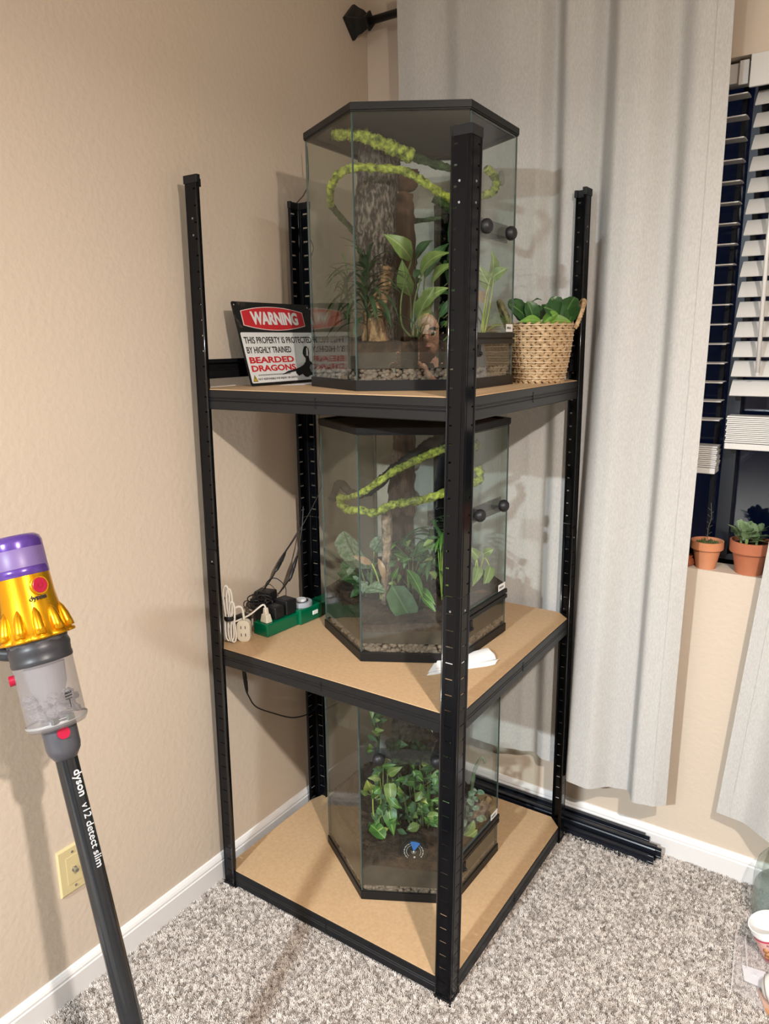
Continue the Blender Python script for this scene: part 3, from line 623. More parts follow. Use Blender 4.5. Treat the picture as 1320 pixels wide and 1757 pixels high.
plant('silver_leaf_plant', 'silvery variegated plant against the left panes of the middle terrarium', (-.13, -.04, .11), [
    ((-.140, -.03, .19), (-.175, -.04, .275), .085, (-.6, -.8, .1), 'round', G4, [(-.12, -.02, .11)], .002, M_stem, .04),
    ((-.105, -.05, .18), (-.135, -.09, .24), .060, (-.4, -.9, .2), 'lance', G4, [(-.11, -.04, .11)], .002, M_stem, .06),
    ((-.10, -.03, .22), (-.075, -.05, .265), .040, (0, -1, .2), 'round', G4, [(-.11, -.02, .11)], .002, M_stem, .06),
    ((-.118, -.08, .135), (-.062, -.13, .145), .042, (0, -.6, .8), 'lance', G4, [(-.12, -.06, .11)], .0018, M_stem, .1),
    ((-.13, -.05, .145), (-.185, -.07, .155), .044, (-.3, -.5, .8), 'lance', G2, [(-.13, -.04, .11)], .0018, M_stem, .1),
    ((-.14, -.02, .15), (-.19, .0, .18), .040, (-.6, -.3, .7), 'round', G2, [(-.13, -.02, .11)], .0018, M_stem, .1),
    ((-.100, -.09, .205), (-.145, -.11, .232), .018, (-.2, -.9, .4), 'lance', G7, [(-.08, -.07, .10), (-.085, -.08, .16)], .0026, M_stemy, .1),
    ((-.085, -.09, .22), (-.070, -.10, .16), .018, (.5, -.9, 0), 'lance', G7, None, 0, M_stem, .15)], TL(1))
palm(1, (.045, -.03, .11), 40, .085, (2.6, 6.8), 'bushy green parlour palm at the centre right of the middle terrarium', G2, .010, up=.19)
lv = []
for i in range(9): lv.append(((.062+.006*(i % 4), -.08+.006*i, .26+.01*(i % 3)), (.045+.012*i, -.11, .24), .008, (0, 0, 1), 'strap', G5, [(.075+.003*i, -.09, .10), (.068+.003*i, -.09, .18)], .0014, mat('lime_stem', (.17, .26, .05), .5)))
plant('stalky_fern', 'fern with a fan of thin upright lime stalks next to front post, middle terrarium', (.08, -.09, .10), lv, TL(1))
plant('pothos', 'pale pothos leaves seen through the door of the middle terrarium', (.16, .0, .11), [
    ((.196, .01, .168), (.176, -.01, .115), .032, (.5, -.8, .2), 'heart', G3, [(.16, .02, .11), (.18, .02, .19)], .0018, M_stemy, .05),
    ((.165, .0, .17), (.150, -.02, .125), .030, (.4, -.9, .2), 'heart', G1, [(.155, .0, .11), (.16, .0, .19)], .0018, M_stemy, .05),
    ((.150, -.02, .11), (.190, -.03, .085), .034, (.3, -.6, .7), 'heart', G5, [(.145, .0, .10)], .0018, M_stem, .1),
    ((.165, .03, .19), (.135, .03, .22), .028, (.3, -.8, .4), 'heart', G3, [(.16, .03, .11)], .0018, M_stem, .1),
    ((.18, .03, .20), (.205, .02, .215), .024, (.3, -.8, .4), 'lance', G3, [(.165, .03, .11)], .0014, M_stemy, .1)], TL(1))
bark(1, [(.145, -.055, .100), (.17, -.05, .112), (.205, -.035, .105)], [.012, .016, .010], 'small dark wood chunk lying behind the door of the middle terrarium', M_corkb, name='wood_chunk', seed=9)

def bush(k, name, label, root, n, us, vs_, zs_, L0, mats_, seed):
    q = random.Random(seed); lv = []
    for i in range(n):
        u = q.uniform(*us); v = q.uniform(*vs_); z = q.uniform(*zs_); a = q.uniform(0, 2*PI); L = q.uniform(*L0)
        lv.append(((u, v, z), (u+L*math.cos(a), v-.010, z+L*math.sin(a)*.7), L*q.uniform(.35, .7), (q.uniform(-.4, .4), -.8, .6), q.choice(['lance', 'heart', 'lance']), q.choice(mats_), [((u+root[0])/2, (v+root[1])/2, z-.03), ][:1] if i % 3 == 0 else None, .0012, M_stem, .12))
    return plant(name, label, root, lv, TL(k))
bush(1, 'trailing_vine_plant', 'trailing green vine with small pointed leaves over the bark of the middle terrarium', (.0, -.03, .11), 38, (-.05, .07), (-.10, -.03), (.15, .27), (.020, .038), [G2, G5, G1, G2], 21)
bush(1, 'leafy_ground_plant', 'low dark leafy plant in the left back of the middle terrarium', (-.11, -.01, .11), 26, (-.17, -.07), (-.07, .03), (.12, .19), (.022, .042), [G2, G2, G4], 22)
bush(0, 'small_leaf_plant', 'small dark leaved plant between bark and broad leaves in the top terrarium', (.04, -.04, .10), 22, (.0, .12), (-.09, .0), (.12, .27), (.018, .034), [G2, G1, G2], 23)
# ---- bottom terrarium contents
bark(2, [(.0, .05, .50), (.0, .05, .38), (.0, .05, .25), (.0, .05, .10)], [.060, .085, .09, .09], 'broad mossy brown cork slab filling the back of the bottom terrarium', mat('mossy_cork', (.022, .020, .014), .95, vary=(.075, .06, .04), vscale=50, bump=1, bscale=140, bdist=.006), rough=.25, seed=12, flat=.4)
lv = [((-.094, -.12, .252), (-.105, -.15, .300), .036, (-.1, -1, .2), 'lance', G6, [(-.085, -.10, .125), (-.095, -.11, .18)], .0022, M_stemy, .1),
      ((-.075, -.12, .285), (-.105, -.14, .298), .018, (0, -.7, .7), 'lance', G3, [(-.080, -.10, .13), (-.075, -.10, .22)], .0018, M_stemy, .1),
      ((-.066, -.12, .325), (-.085, -.14, .355), .030, (0, -1, .2), 'heart', G1, [(-.082, -.10, .13), (-.07, -.11, .24)], .0018, M_stem, .1),
      ((-.055, -.12, .300), (-.015, -.14, .335), .024, (0, -.9, .5), 'lance', G1, [(-.07, -.10, .13), (-.06, -.11, .22)], .0018, M_stem, .15),
      ((-.100, -.13, .155), (-.060, -.16, .140), .036, (0, -.5, .9), 'round', G5, [(-.09, -.11, .13)], .0018, M_stem, .1),
      ((-.055, -.12, .205), (-.038, -.15, .140), .040, (.1, -.9, .5), 'heart', G5, [(-.05, -.09, .13)], .0018, M_stem, .1),
      ((-.05, -.12, .27), (-.045, -.15, .215), .034, (.2, -.9, .4), 'heart', G1, [(-.03, -.09, .13)], .0018, M_stem, .1)]
plant('pothos', 'pothos with long pale stalks at the left front pane of the bottom terrarium', (-.08, -.10, .125), lv, TL(2))
rr2 = random.Random(5); lv = []
for i in range(95):
    u = rr2.uniform(-.09, .11); z = rr2.uniform(.15, .30) if i % 4 else rr2.uniform(.24, .34); v = rr2.uniform(-.15, -.05)
    a = rr2.uniform(0, 2*PI); L = rr2.uniform(.022, .045)
    lv.append(((u, v, z), (max(-.09, min(.125, u+L*math.cos(a))), v-.012, z+L*math.sin(a)*.7), L*rr2.uniform(.35, .75), (rr2.uniform(-.4, .4), -.8, .6), rr2.choice(['lance', 'heart', 'lance']), rr2.choice([G5, G2, G5, G2, G5, G1]) if i % 13 else G6, [(u*.7+.01, -.07, .11)] if i % 3 == 0 else None, .0013, M_stem, .1))
plant('bushy_plant', 'dense bright green leafy plant at the centre of the bottom terrarium', (.03, -.07, .11), lv, TL(2))
bush(2, 'undergrowth_plant', 'dark green undergrowth leaves low across the bottom terrarium', (-.01, -.06, .12), 60, (-.13, .12), (-.13, -.03), (.13, .36), (.020, .042), [G2, G2, G1, G5], 24)
palm(2, (.0, .0, .13), 30, .10, (0, 6.28), 'dark fern at the back of the bottom terrarium', G2, .012, up=.20)
palm(2, (.05, -.05, .12), 22, .07, (3.4, 6.0), 'bright narrow leaved fern under the right cup of the bottom terrarium', G5, .009, up=.10)
lv = []
for i in range(16):
    a = rr2.uniform(0, 2*PI); z = rr2.uniform(.36, .50); u = rr2.uniform(-.12, -.05); L = .03
    lv.append(((u, -.06, z), (u+L*math.cos(a), -.08, z+L*math.sin(a)), .014, (0, -.9, .4), 'lance', G2 if i % 3 else G1, [(-.09, -.05, .13), (-.085, -.05, .32)] if i % 5 == 0 else None, .0016, M_stemd, .1))
plant('climbing_plant', 'climbing green plant at the upper left of the bottom terrarium', (-.09, -.05, .12), lv, TL(2))
lv = []
for i in range(18):
    a = rr2.uniform(0, 2*PI); u = .165+rr2.uniform(-.02, .02); z = rr2.uniform(.10, .19); v = rr2.uniform(-.05, .02); L = .02
    lv.append(((u, v, z), (u+L*math.cos(a), v-.01, z+L*math.sin(a)), .014, (.6, -.8, .5), 'round', G4, [(.16, -.01, .09)] if i % 6 == 0 else None, .0012, M_stem, .1))
plant('silvery_creeper', 'grey-green small leaved creeper behind the door of the bottom terrarium', (.16, -.01, .09), lv, TL(2))
plant('lettuce_like_plant', 'pale yellow-green broad leaves low behind the door of the bottom terrarium', (.15, -.07, .08), [
    ((.14, -.08, .095), (.178, -.085, .125), .030, (.4, -.8, .3), 'wavy', G3, [(.145, -.06, .08)], .0016, M_stemy),
    ((.14, -.09, .09), (.185, -.075, .10), .028, (.4, -.7, .5), 'wavy', G6, None, 0, M_stemy),
    ((.145, -.07, .10), (.168, -.08, .15), .026, (.4, -.8, .2), 'wavy', G3, None, 0, M_stemy)], TL(2))
bark(2, [(.165, .01, .085), (.195, .015, .125), (.215, .01, .16)], [.018, .015, .008], 'orange-brown bark piece at the right corner of the bottom terrarium', M_corko, name='bark_piece', rough=.3, seed=15)
vine(2, [(.150, -.01, .10), (.165, .0, .20), (.172, .0, .25), (.190, .0, .285), (.200, .0, .27)], (.005, .004), 'bare green stalk rising behind the door of the bottom terrarium', mat('grey_green_stalk', (.13, .17, .10), .6), name='plant_stalk')
# round dial gauge on the front pane
T = TL(2); V = hexv(0); p = T(*V[1], 0); q = T(*V[2], 0); d = (q-p).normalized(); n = Vector((d.y, -d.x, 0)); up = Vector((0, 0, 1))
gc = T(.016, -HS, .141); gr = thing('dial_gauge', 'black round dial gauge with blue sector inside the front of the bottom terrarium', 'thermometer', gc-n*.012)
Dm = Matrix((d, n, up)).transposed(); off = -.0060
M_gb = mat('gauge_black', (.012, .012, .013), .3); M_gw = mat('gauge_print', (.62, .62, .6), .6); M_gbl = mat('gauge_blue', (.05, .20, .60), .5)
b = MB(); b.tube([gc+n*off, gc+n*(off-.008)], .0335, n=40); b.build('casing', M_gb, gr)
def fan(b, r0, r1, a0, a1, o, ns=14):
    vs = []
    for i in range(ns+1):
        a = a0+(a1-a0)*i/ns
        for r in (r0, r1): vs.append(gc+n*o+d*math.sin(a)*r+up*math.cos(a)*r)
    b.add(vs, [(2*i, 2*i+2, 2*i+3, 2*i+1) for i in range(ns)])
b = MB(); fan(b, .001, .0285, -.30, .62, off+.0006); b.build('blue_sector', M_gbl, gr)
b = MB(); fan(b, .0175, .0185, .75, 2.2, off+.0004); fan(b, .0175, .0185, -2.4, -.35, off+.0004); fan(b, .0058, .0064, -1.9+PI, 1.9+PI, off+.0004)
for i in range(24):
    a = -2.4+i*4.6/23
    if -.3 < a < .62: continue
    c = gc+n*(off+.0004)+d*math.sin(a)*.0235+up*math.cos(a)*.0235; b.box(c, (.0026 if i % 2 else .0014, .0002, .0030), M=Dm)
b.build('scale_marks', M_gw, gr)
b = MB(); b.tube([gc+n*(off), gc+n*(off+.0018)], .0026, n=16); b.tube([gc-up*.0155+d*.002+n*off, gc-up*.0155+d*.002+n*(off+.0016)], .0022, n=16); b.build('hub', mat('gauge_hub', (.6, .6, .57), .5), gr)

# ------------------------------------------------------------------ warning sign (tin plate leaning on the back post)
H_ = .2055; L_ = .287; o0 = Vector((.118, -.675, Z3+.0035)); ex = Vector((0, 1, 0)); ey = Vector((-.055, 0, .2)).normalized(); ez = ex.cross(ey)
sg = thing('warning_sign', 'tin WARNING sign about highly trained bearded dragons, leaning back on the top shelf', 'sign', o0)
S = lambda x, y, z=0: o0+ex*x+ey*y+ez*z
def rrect(x0, y0, x1, y1, r, n=5):
    pts = []
    for cx, cy, a0 in ((x1-r, y0+r, -PI/2), (x1-r, y1-r, 0), (x0+r, y1-r, PI/2), (x0+r, y0+r, PI)):
        for i in range(n+1): a = a0+PI/2*i/n; pts.append((cx+r*math.cos(a), cy+r*math.sin(a)))
    return pts
def slab(pts, z0, z1, name, m, par=sg, Sf=S):
    b = MB(); nn = len(pts); vs = [Sf(x, y, z0) for x, y in pts]+[Sf(x, y, z1) for x, y in pts]
    b.add(vs, [tuple(range(nn-1, -1, -1)), tuple(range(nn, 2*nn))]+[(i, (i+1) % nn, nn+(i+1) % nn, nn+i) for i in range(nn)])
    return b.build(name, m, par)
def textbox(body, x0, x1, y0, y1, z, m, off):
    ob = text(body, sg, S(0, 0, z), ex, ey, .02, m, off=off); me = ob.data; L0 = o0-world_loc(sg)
    co_ = [((v.co-L0).dot(ex), (v.co-L0).dot(ey), (v.co-L0).dot(ez)) for v in me.vertices]
    a0, a1 = min(c[0] for c in co_), max(c[0] for c in co_); b0, b1 = min(c[1] for c in co_), max(c[1] for c in co_)
    for v, c in zip(me.vertices, co_): v.co = L0+ex*(x0+(c[0]-a0)/(a1-a0)*(x1-x0))+ey*(y0+(c[1]-b0)/(b1-b0)*(y1-y0))+ez*c[2]
M_sblk = mat('sign_distressed_black', (.010, .010, .010), .35, vary=(.10, .07, .065), vscale=60, detail=8, lo=.60, hi=.80)
M_swh = mat('sign_white', (.66, .66, .65), .38); M_sred = mat('sign_red', (.50, .022, .028), .38); M_sk = mat('sign_print_black', (.012, .012, .012), .4); M_sy = mat('sign_yellow', (.55, .38, .03), .4)
slab(rrect(0, 0, L_, H_, .006), 0, .001, 'plate', M_sblk)
slab(rrect(.0065, .0065, L_-.014, .1305, .004), .001, .0013, 'white_panel', M_swh)
def lens(x0, x1, yc, h0, h1, n=16):
    up_ = [(x0+(x1-x0)*i/n, yc+h0+(h1-h0)*(1-(2*i/n-1)**2)) for i in range(n+1)]
    return [(x, 2*yc-y) for x, y in up_]+up_[::-1]
slab(lens(.0245, .2530, .1655, .0180, .0300), .001, .0013, 'oval_border', mat('sign_pink_white', (.72, .55, .52), .4))
slab(lens(.0270, .2505, .1655, .0165, .0283), .0013, .0016, 'oval', M_sred)
textbox('WARNING', .055, .228, .1495, .1825, .0018, M_swh, .0009)
textbox('THIS PROPERTY IS PROTECTED', .013, .263, .1030, .1195, .0015, M_sk, .0003)
textbox('BY HIGHLY TRAINED', .014, .174, .0790, .0950, .0015, M_sk, .0003)
textbox('BEARDED', .015, .176, .0545, .0700, .0015, M_sred, .0007)
textbox('DRAGONS', .015, .176, .0340, .0495, .0015, M_sred, .0007)
textbox('NOT RESPONSIBLE FOR INJURY OR DEATH', .030, .172, .0115, .0180, .0015, M_sk, .0001)
b = MB()
for i in range(44): b.add([S(.032+i*.0027, .0235, .0015), S(.0333+i*.0027, .0235, .0015), S(.0351+i*.0027, .0270, .0015), S(.0338+i*.0027, .0270, .0015)], [(0, 1, 2, 3)])
b.build('hatch_line', M_sk, sg)
slab([(.0105, .0100), (.0275, .0100), (.0190, .0265)], .0013, .0016, 'hazard_triangle_edge', M_sk); slab([(.0127, .0113), (.0253, .0113), (.0190, .0240)], .0016, .0018, 'hazard_triangle', M_sy)
textbox('!', .0180, .0200, .0128, .0215, .0019, M_sk, .0003)
liz = [(x-.018, y*.86-.001) for x, y in [(.190, .030), (.198, .022), (.214, .027), (.222, .018), (.232, .016), (.246, .022), (.262, .017), (.280, .016), (.270, .024), (.283, .036), (.286, .045), (.270, .052), (.262, .060), (.254, .066), (.255, .078), (.260, .090), (.261, .104), (.255, .1115), (.246, .1105), (.238, .100), (.233, .088), (.236, .080), (.241, .074), (.238, .064), (.226, .054), (.208, .047), (.192, .043), (.160, .038), (.135, .028), (.160, .032), (.190, .036)]]
slab(liz, .0016, .0018, 'lizard_drawing', M_sk)
slab([(x-.018, y*.86) for x, y in [(.250, .030), (.262, .026), (.272, .036), (.266, .048), (.256, .054), (.248, .044)]], .0018, .0020, 'lizard_belly', mat('sign_grey', (.22, .22, .22), .5))
slab([(x-.018, y*.86) for x, y in [(.246, .080), (.253, .080), (.257, .094), (.257, .106), (.252, .102)]], .0018, .0020, 'lizard_throat', M_swh)
for x, y in ((.008, H_-.008), (L_-.008, H_-.008)): slab([(x+.0018*math.cos(a*PI/4), y+.0018*math.sin(a*PI/4)) for a in range(8)], .001, .0014, 'hole', mat('hole_light', (.4, .38, .35), .5))

# papers on the top shelf
def sheet(name, label, cat, pts, z, m, curl=.0, th=.0004):
    b = MB(); N = len(pts); vs = [Vector((x, y, z+(curl if i % 2 else 0))) for i, (x, y) in enumerate(pts)]; b.add(vs, [tuple(range(N))]); o = b.build(name, m, None, solid=th, soff=1, loc=(pts[0][0], pts[0][1], z)); tag(o, label, cat); return o
M_paper = mat('paper_white', (.70, .70, .72), .7)
pp = thing('paper_slip', 'white printed paper slip lying in front of the warning sign', 'paper', (.17, -.50, Z3+.0025))
b = MB(); b.add([(.145, -.60, Z3+.0029), (.185, -.56, Z3+.0029), (.150, -.40, Z3+.0029), (.125, -.42, Z3+.0029)], [(0, 1, 2, 3)]); b.build('page', M_paper, pp, solid=.0004, soff=1)
b = MB()
for i in range(7):
    y = -.565+i*.02; b.box((.150+.002*(i % 2), y, Z3+.0034), (.022, .004, .0002), M=Matrix.Rotation(-.2, 3, 'Z'))
b.build('printed_lines', mat('print_blue_grey', (.25, .28, .36), .6), pp)
tis = thing('folded_tissue', 'folded white paper tissue on the middle shelf by the front post', 'tissue', (.63, -.55, Z2+.0025))
for i, pl in enumerate(([(.585, -.640), (.690, -.505), (.686, -.470), (.575, -.585)], [(.582, -.630), (.680, -.480), (.655, -.447), (.570, -.580)], [(.588, -.612), (.668, -.468), (.636, -.440), (.572, -.570)])):
    b = MB(); z = Z2+.0035+i*.003
    g = 8; vs = []
    for a in range(g+1):
        for c in range(5):
            s, t_ = a/g, c/4; p1 = Vector((*pl[0], 0)).lerp(Vector((*pl[1], 0)), s); p2 = Vector((*pl[3], 0)).lerp(Vector((*pl[2], 0)), s); v = p1.lerp(p2, t_); v.z = z+.004*math.sin(t_*PI)*s+.0015*noise.noise(v*60); vs.append(v)
    b.add(vs, [(a*5+c, a*5+c+1, (a+1)*5+c+1, (a+1)*5+c) for a in range(g) for c in range(4)]); b.build('paper_layer', mat('tissue_white', (.80, .80, .80), .8), tis, smooth=True, solid=.0006, soff=1)

# ------------------------------------------------------------------ basket with a leafy plant
bc = Vector((.665, -.24, Z3+.0025)); RB, RT, HB = .0575, .077, .136
bk = thing('wicker_basket', 'round woven seagrass basket with rope bands and raised handle on the top shelf', 'basket', bc)
M_grass = mat('seagrass', (.27, .165, .08), .7, vary=(.50, .35, .20), vscale=90, bump=.6, bscale=260, bdist=.002)
M_rope = mat('pale_cord', (.58, .44, .28), .7, bump=.4, bscale=300)
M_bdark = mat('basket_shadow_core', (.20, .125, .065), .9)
rad = lambda z: RB+(RT-RB)*(1-(1-z/HB)**1.5)
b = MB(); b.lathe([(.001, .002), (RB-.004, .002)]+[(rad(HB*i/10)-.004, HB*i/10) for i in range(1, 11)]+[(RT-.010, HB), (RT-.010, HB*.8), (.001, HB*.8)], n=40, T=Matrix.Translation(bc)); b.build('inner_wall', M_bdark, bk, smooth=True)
rows = 11
for r in range(rows):
    zc = HB*(r+.5)/rows; h = HB/rows; b = MB(); nl = 22
    for j in range(nl):
        for sgn in (-1, 1):
            a = 2*PI*(j+.25*sgn+.5*(r % 2))/nl; rr_ = rad(zc+sgn*h*.18)-.0012; c = bc+Vector((math.cos(a)*rr_, math.sin(a)*rr_, zc+sgn*h*.19))
            M = Matrix.Rotation(a, 3, 'Z') @ Matrix.Rotation(sgn*.62, 3, 'X')
            b.ball(c, (.0040, 2*PI*rad(zc)/nl*.78, h*.37), sub=2, M=M)
    b.build('woven_band', M_grass, bk, smooth=True)
    b = MB(); zr = HB*(r+1)/rows; nn = 110
    for st in (0, 1):
        pts = []
        for j in range(nn+1):
            a = 2*PI*j/nn; ph = a*46+st*PI; pts.append(bc+Vector((math.cos(a)*(rad(zr)+.0026+.0009*math.cos(ph)), math.sin(a)*(rad(zr)+.0026+.0009*math.cos(ph)), zr-.0004+.0007*math.sin(ph))))
        b.tube(pts, .0013, n=5, cap=False)
    b.build('rope_ring', M_rope, bk, smooth=True)
view = Vector((.83, .56, 0))
for sd in (1, -1):
    dirv = view*sd; tg = Vector((-dirv.y, dirv.x, 0)); b = MB(); pts = []
    for i in range(25):
        a = PI*i/24; pts.append(bc+dirv*(RT-.002+.026*math.sin(a))+tg*.040*math.cos(a)+Vector((0, 0, HB-.008+.064*math.sin(a))))
    for st in range(3):
        P2 = []
        pf = spline(pts, 5)
        for i, p_ in enumerate(pf): ph = i*.5+st*2.09; P2.append(p_+dirv*.0028*math.cos(ph)+Vector((0, 0, .0022*math.sin(ph)))+tg*.001*math.sin(ph))
        b.tube(P2, .0032, n=6)
    b.build('handle', M_grass, bk, smooth=True)
r3 = random.Random(3); lv = []
GB = leafmat('fig_green', (.014, .055, .014), (.028, .092, .020), (.09, .17, .05), .35); GB2 = leafmat('fig_lime', (.10, .22, .03), (.16, .30, .04), (.2, .34, .08), .4)
cm = Vector((.56, -.83, 0))
def BQ(r, c, z): return tuple(bc+view*r+cm*c+Vector((0, 0, z)))
for base, tip, wd, nh, sh, lm, sgv in (
    ((-.030, .020, .142), (-.085, .030, .186), .050, (0, .7, .6), 'round', GB, .10), ((-.040, .0, .142), (-.072, -.02, .198), .045, (.2, .8, .4), 'round', GB, .12),
    ((-.028, .015, .183), (-.004, .030, .192), .022, (0, .3, 1), 'lance', GB, .2), ((-.020, .02, .142), (-.040, .03, .190), .040, (.1, .9, .4), 'round', GB, .10),
    ((-.005, .045, .140), (-.062, .052, .142), .026, (0, .8, .6), 'lance', GB2, .16), ((.0, .040, .142), (.062, .052, .140), .030, (0, .9, .5), 'lance', GB2, .12),
    ((.055, .0, .142), (.0, .030, .176), .060, (-.1, .8, .6), 'round', GB, .14), ((.045, -.01, .160), (.022, .0, .200), .045, (0, .9, .4), 'round', GB, .10),
    ((.050, .02, .148), (.080, .0, .200), .046, (-.5, .8, .2), 'round', GB, .08), ((.060, .035, .138), (.085, .01, .180), .036, (-.5, .7, .4), 'round', GB, .1),
    ((.0, .02, .138), (.030, .05, .160), .030, (0, .8, .6), 'round', GB2, .1), ((.0, -.03, .142), (-.02, -.06, .185), .05, (0, .6, .7), 'round', GB, .1), ((.02, -.03, .142), (.04, -.07, .185), .05, (0, .6, .7), 'round', GB, .1)):
    n3 = Vector(BQ(*nh))-bc; lv.append((BQ(*base), BQ(*tip), wd, tuple(n3), sh, lm, [tuple(bc+Vector((0, 0, .11)))], .0018, M_stem, sgv))
plant('leafy_houseplant', 'glossy broad-leaved green houseplant growing out of the seagrass basket', tuple(bc+Vector((0, 0, .11))), lv)

# ------------------------------------------------------------------ power strip, plugs, cords on the middle shelf
zs = Z2+.0025
M_gr = mat('translucent_green', (.0, .15, .065), .2, spec=.6, trans=.25, subs=.1)
ps = thing('power_strip', 'translucent green power strip with a round timer dial on the middle shelf', 'power strip', (.11, -.55, zs))
a0 = Vector((.100, -.668, zs)); a1 = Vector((.118, -.395, zs)); d = (a1-a0).normalized(); sd = Vector((d.y, -d.x, 0)); Dm = Matrix((sd, d, Vector((0, 0, 1)))).transposed()
b = MB(); b.box((a0+a1)/2+Vector((0, 0, .017)), (.052, (a1-a0).length, .034), M=Dm); b.build('housing', M_gr, ps, bevel=.003)
b = MB(); b.box(a0+d*.155+sd*.004+Vector((0, 0, .021)), (.062, .085, .042), M=Dm); b.build('timer_housing', M_gr, ps, bevel=.004)
dc = a0+d*.150+sd*.004+Vector((0, 0, .042)); M_dg = mat('dial_grey', (.32, .34, .38), .4)
b = MB(); b.lathe([(.0005, 0), (.029, 0), (.029, .010), (.0275, .012), (.0005, .012)], n=40, T=Matrix.Translation(dc)); b.build('dial', M_dg, ps, smooth=True, split=30)
b = MB(); b.lathe([(.0185, .0122), (.0185, .0128), (.0145, .0128), (.0145, .0122)], n=32, T=Matrix.Translation(dc)); b.build('dial_ring', M_ink, ps)
b = MB(); b.lathe([(.0135, .012), (.0135, .017), (.012, .0185), (.0005, .0185)], n=28, T=Matrix.Translation(dc)); b.build('dial_knob', mat('dial_white', (.60, .62, .64), .4), ps)
b = MB(); b.box(a0+d*.170+sd*.0352+Vector((0, 0, .022)), (.003, .020, .011), M=Dm); b.box(a0+d*.255+sd*.02+Vector((0, 0, .036)), (.010, .022, .006), M=Dm); b.build('switch', mat('switch_white', (.8, .82, .8), .4), ps, bevel=.001)
M_pl = mat('black_adapter', (.010, .010, .011), .42)
def adapter(c, sz, rz, label, name='wall_adapter', tiltx=0):
    M = Matrix.Rotation(rz, 3, 'Z') @ Matrix.Rotation(tiltx, 3, 'X'); t = thing(name, label, 'adapter', c)
    b = MB(); b.box(c+Vector((0, 0, sz[2]/2)), sz, M=M); b.build('case', M_pl, t, bevel=.003)
    b = MB(); b.box(c+Vector((0, 0, sz[2]+.0002)), (sz[0]*.55, sz[1]*.6, .0006), M=M); b.build('top_recess', mat('adapter_label', (.03, .03, .032), .5), t)
az = math.atan2(d.y, d.x)-PI/2
adapter(a0+d*.055+sd*-.002+Vector((0, 0, .034)), (.040, .032, .033), az, 'black plug adapter on the green strip next to the white plug')
adapter(a0+d*.098+sd*-.004+Vector((0, 0, .034)), (.046, .038, .040), az, 'larger black plug adapter on the green strip next to the dial')
adapter(Vector((.040, -.580, zs)), (.050, .040, .088), az+.3, 'tall black adapter with a bright top edge behind the green strip')
adapter(Vector((.062, -.690, zs)), (.030, .032, .058), az, 'upright black ribbed adapter between the white outlet block and green strip')
b = MB()
for i in range(6): b.box(Vector((.062-.0125+i*.005, -.7065, zs+.030)), (.0022, .0016, .05))
# white plug
M_iv = mat('ivory_plastic', (.62, .56, .46), .45); M_wh = mat('white_cord', (.70, .66, .60), .5)
wp = thing('white_plug', 'white plug standing in the near end of the green strip', 'plug', a0+d*.018+sd*.004+Vector((0, 0, .034)))
c = a0+d*.018+sd*.004+Vector((0, 0, .034)); b = MB(); b.box(c+Vector((0, 0, .011)), (.027, .020, .022), M=Dm, taper=.72); b.box(c+Vector((0, 0, .030)), (.013, .012, .018), M=Dm, taper=.75); b.build('plug_body', M_iv, wp, bevel=.002)
ptop = c+Vector((0, 0, .038)); L0 = Vector((XL+.045, YF+.020, 0))
b = MB(); b.tube(spline([ptop, ptop+Vector((-.003, -.008, .010)), Vector((.086, -.690, zs+.062)), Vector((.070, -.722, zs+.052)), Vector((.062, -.742, zs+.050))], 8), .0032, n=8, flat=.7); b.build('plug_cord', M_wh, wp, smooth=True)
# coiled white extension cord hung at the left post, with outlet block
ec = thing('extension_cord', 'white extension cord coiled and tied with a black strap beside the left post', 'cord', (.070, -.752, zs))
for (dx, dy, zt, zb, r) in ((0, 0, .150, .004, .011), (.006, .004, .142, .002, .010), (-.004, .008, .118, .006, .013), (.012, .006, .108, .0, .009)):
    b = MB(); cx, cy = .066+dx, -.748+dy; pts = []
    for i in range(33):
        a = 2*PI*i/32; zz = (zt+zb)/2+(zt-zb)/2*math.sin(a); w_ = r*math.cos(a)*(.35+.65*abs(math.sin(a))); pts.append(Vector((cx+w_*.8, cy+w_*.9, zs+.0035+zz)))
    b.tube(pts, .0030, n=8, flat=.75, cap=False); b.build('cord_loop', M_wh, ec, smooth=True)
b = MB(); b.lathe([(.012, -.006), (.0135, 0), (.012, .006)], n=20, T=Matrix.Translation((.069, -.744, zs+.068))); b.build('strap', M_pl, ec, smooth=True, solid=.002)
b = MB(); b.tube(spline([(.072, -.742, zs+.072), (.078, -.728, zs+.092), (.086, -.716, zs+.088), (.0875, -.712, zs+.056)], 8), .0030, n=8); b.build('lead', M_wh, ec, smooth=True)
ob = thing('outlet_block', 'cream three-way outlet block standing against the black adapter', 'outlet', (.086, -.712, zs))
bM = Matrix.Rotation(.55, 3, 'Z'); pts = rrect(-.0165, 0, .0165, .056, .012)
fx = bM @ Vector((1, 0, 0)); fn = bM @ Vector((0, -1, 0)); o1 = Vector((.086, -.712, zs))
slab(pts, -.009, .009, 'block', M_iv, ob, lambda x, y, z: o1+fx*x+Vector((0, 0, y))+fn*z)
for zz in (.014, .034):
    for xx in (-.006, .005): slab([(xx-.001, zz), (xx+.001, zz), (xx+.001, zz+.008), (xx-.001, zz+.008)], .0088, .0093, 'slot', M_ink, ob, lambda x, y, z: o1+fx*x+Vector((0, 0, y))+fn*z)
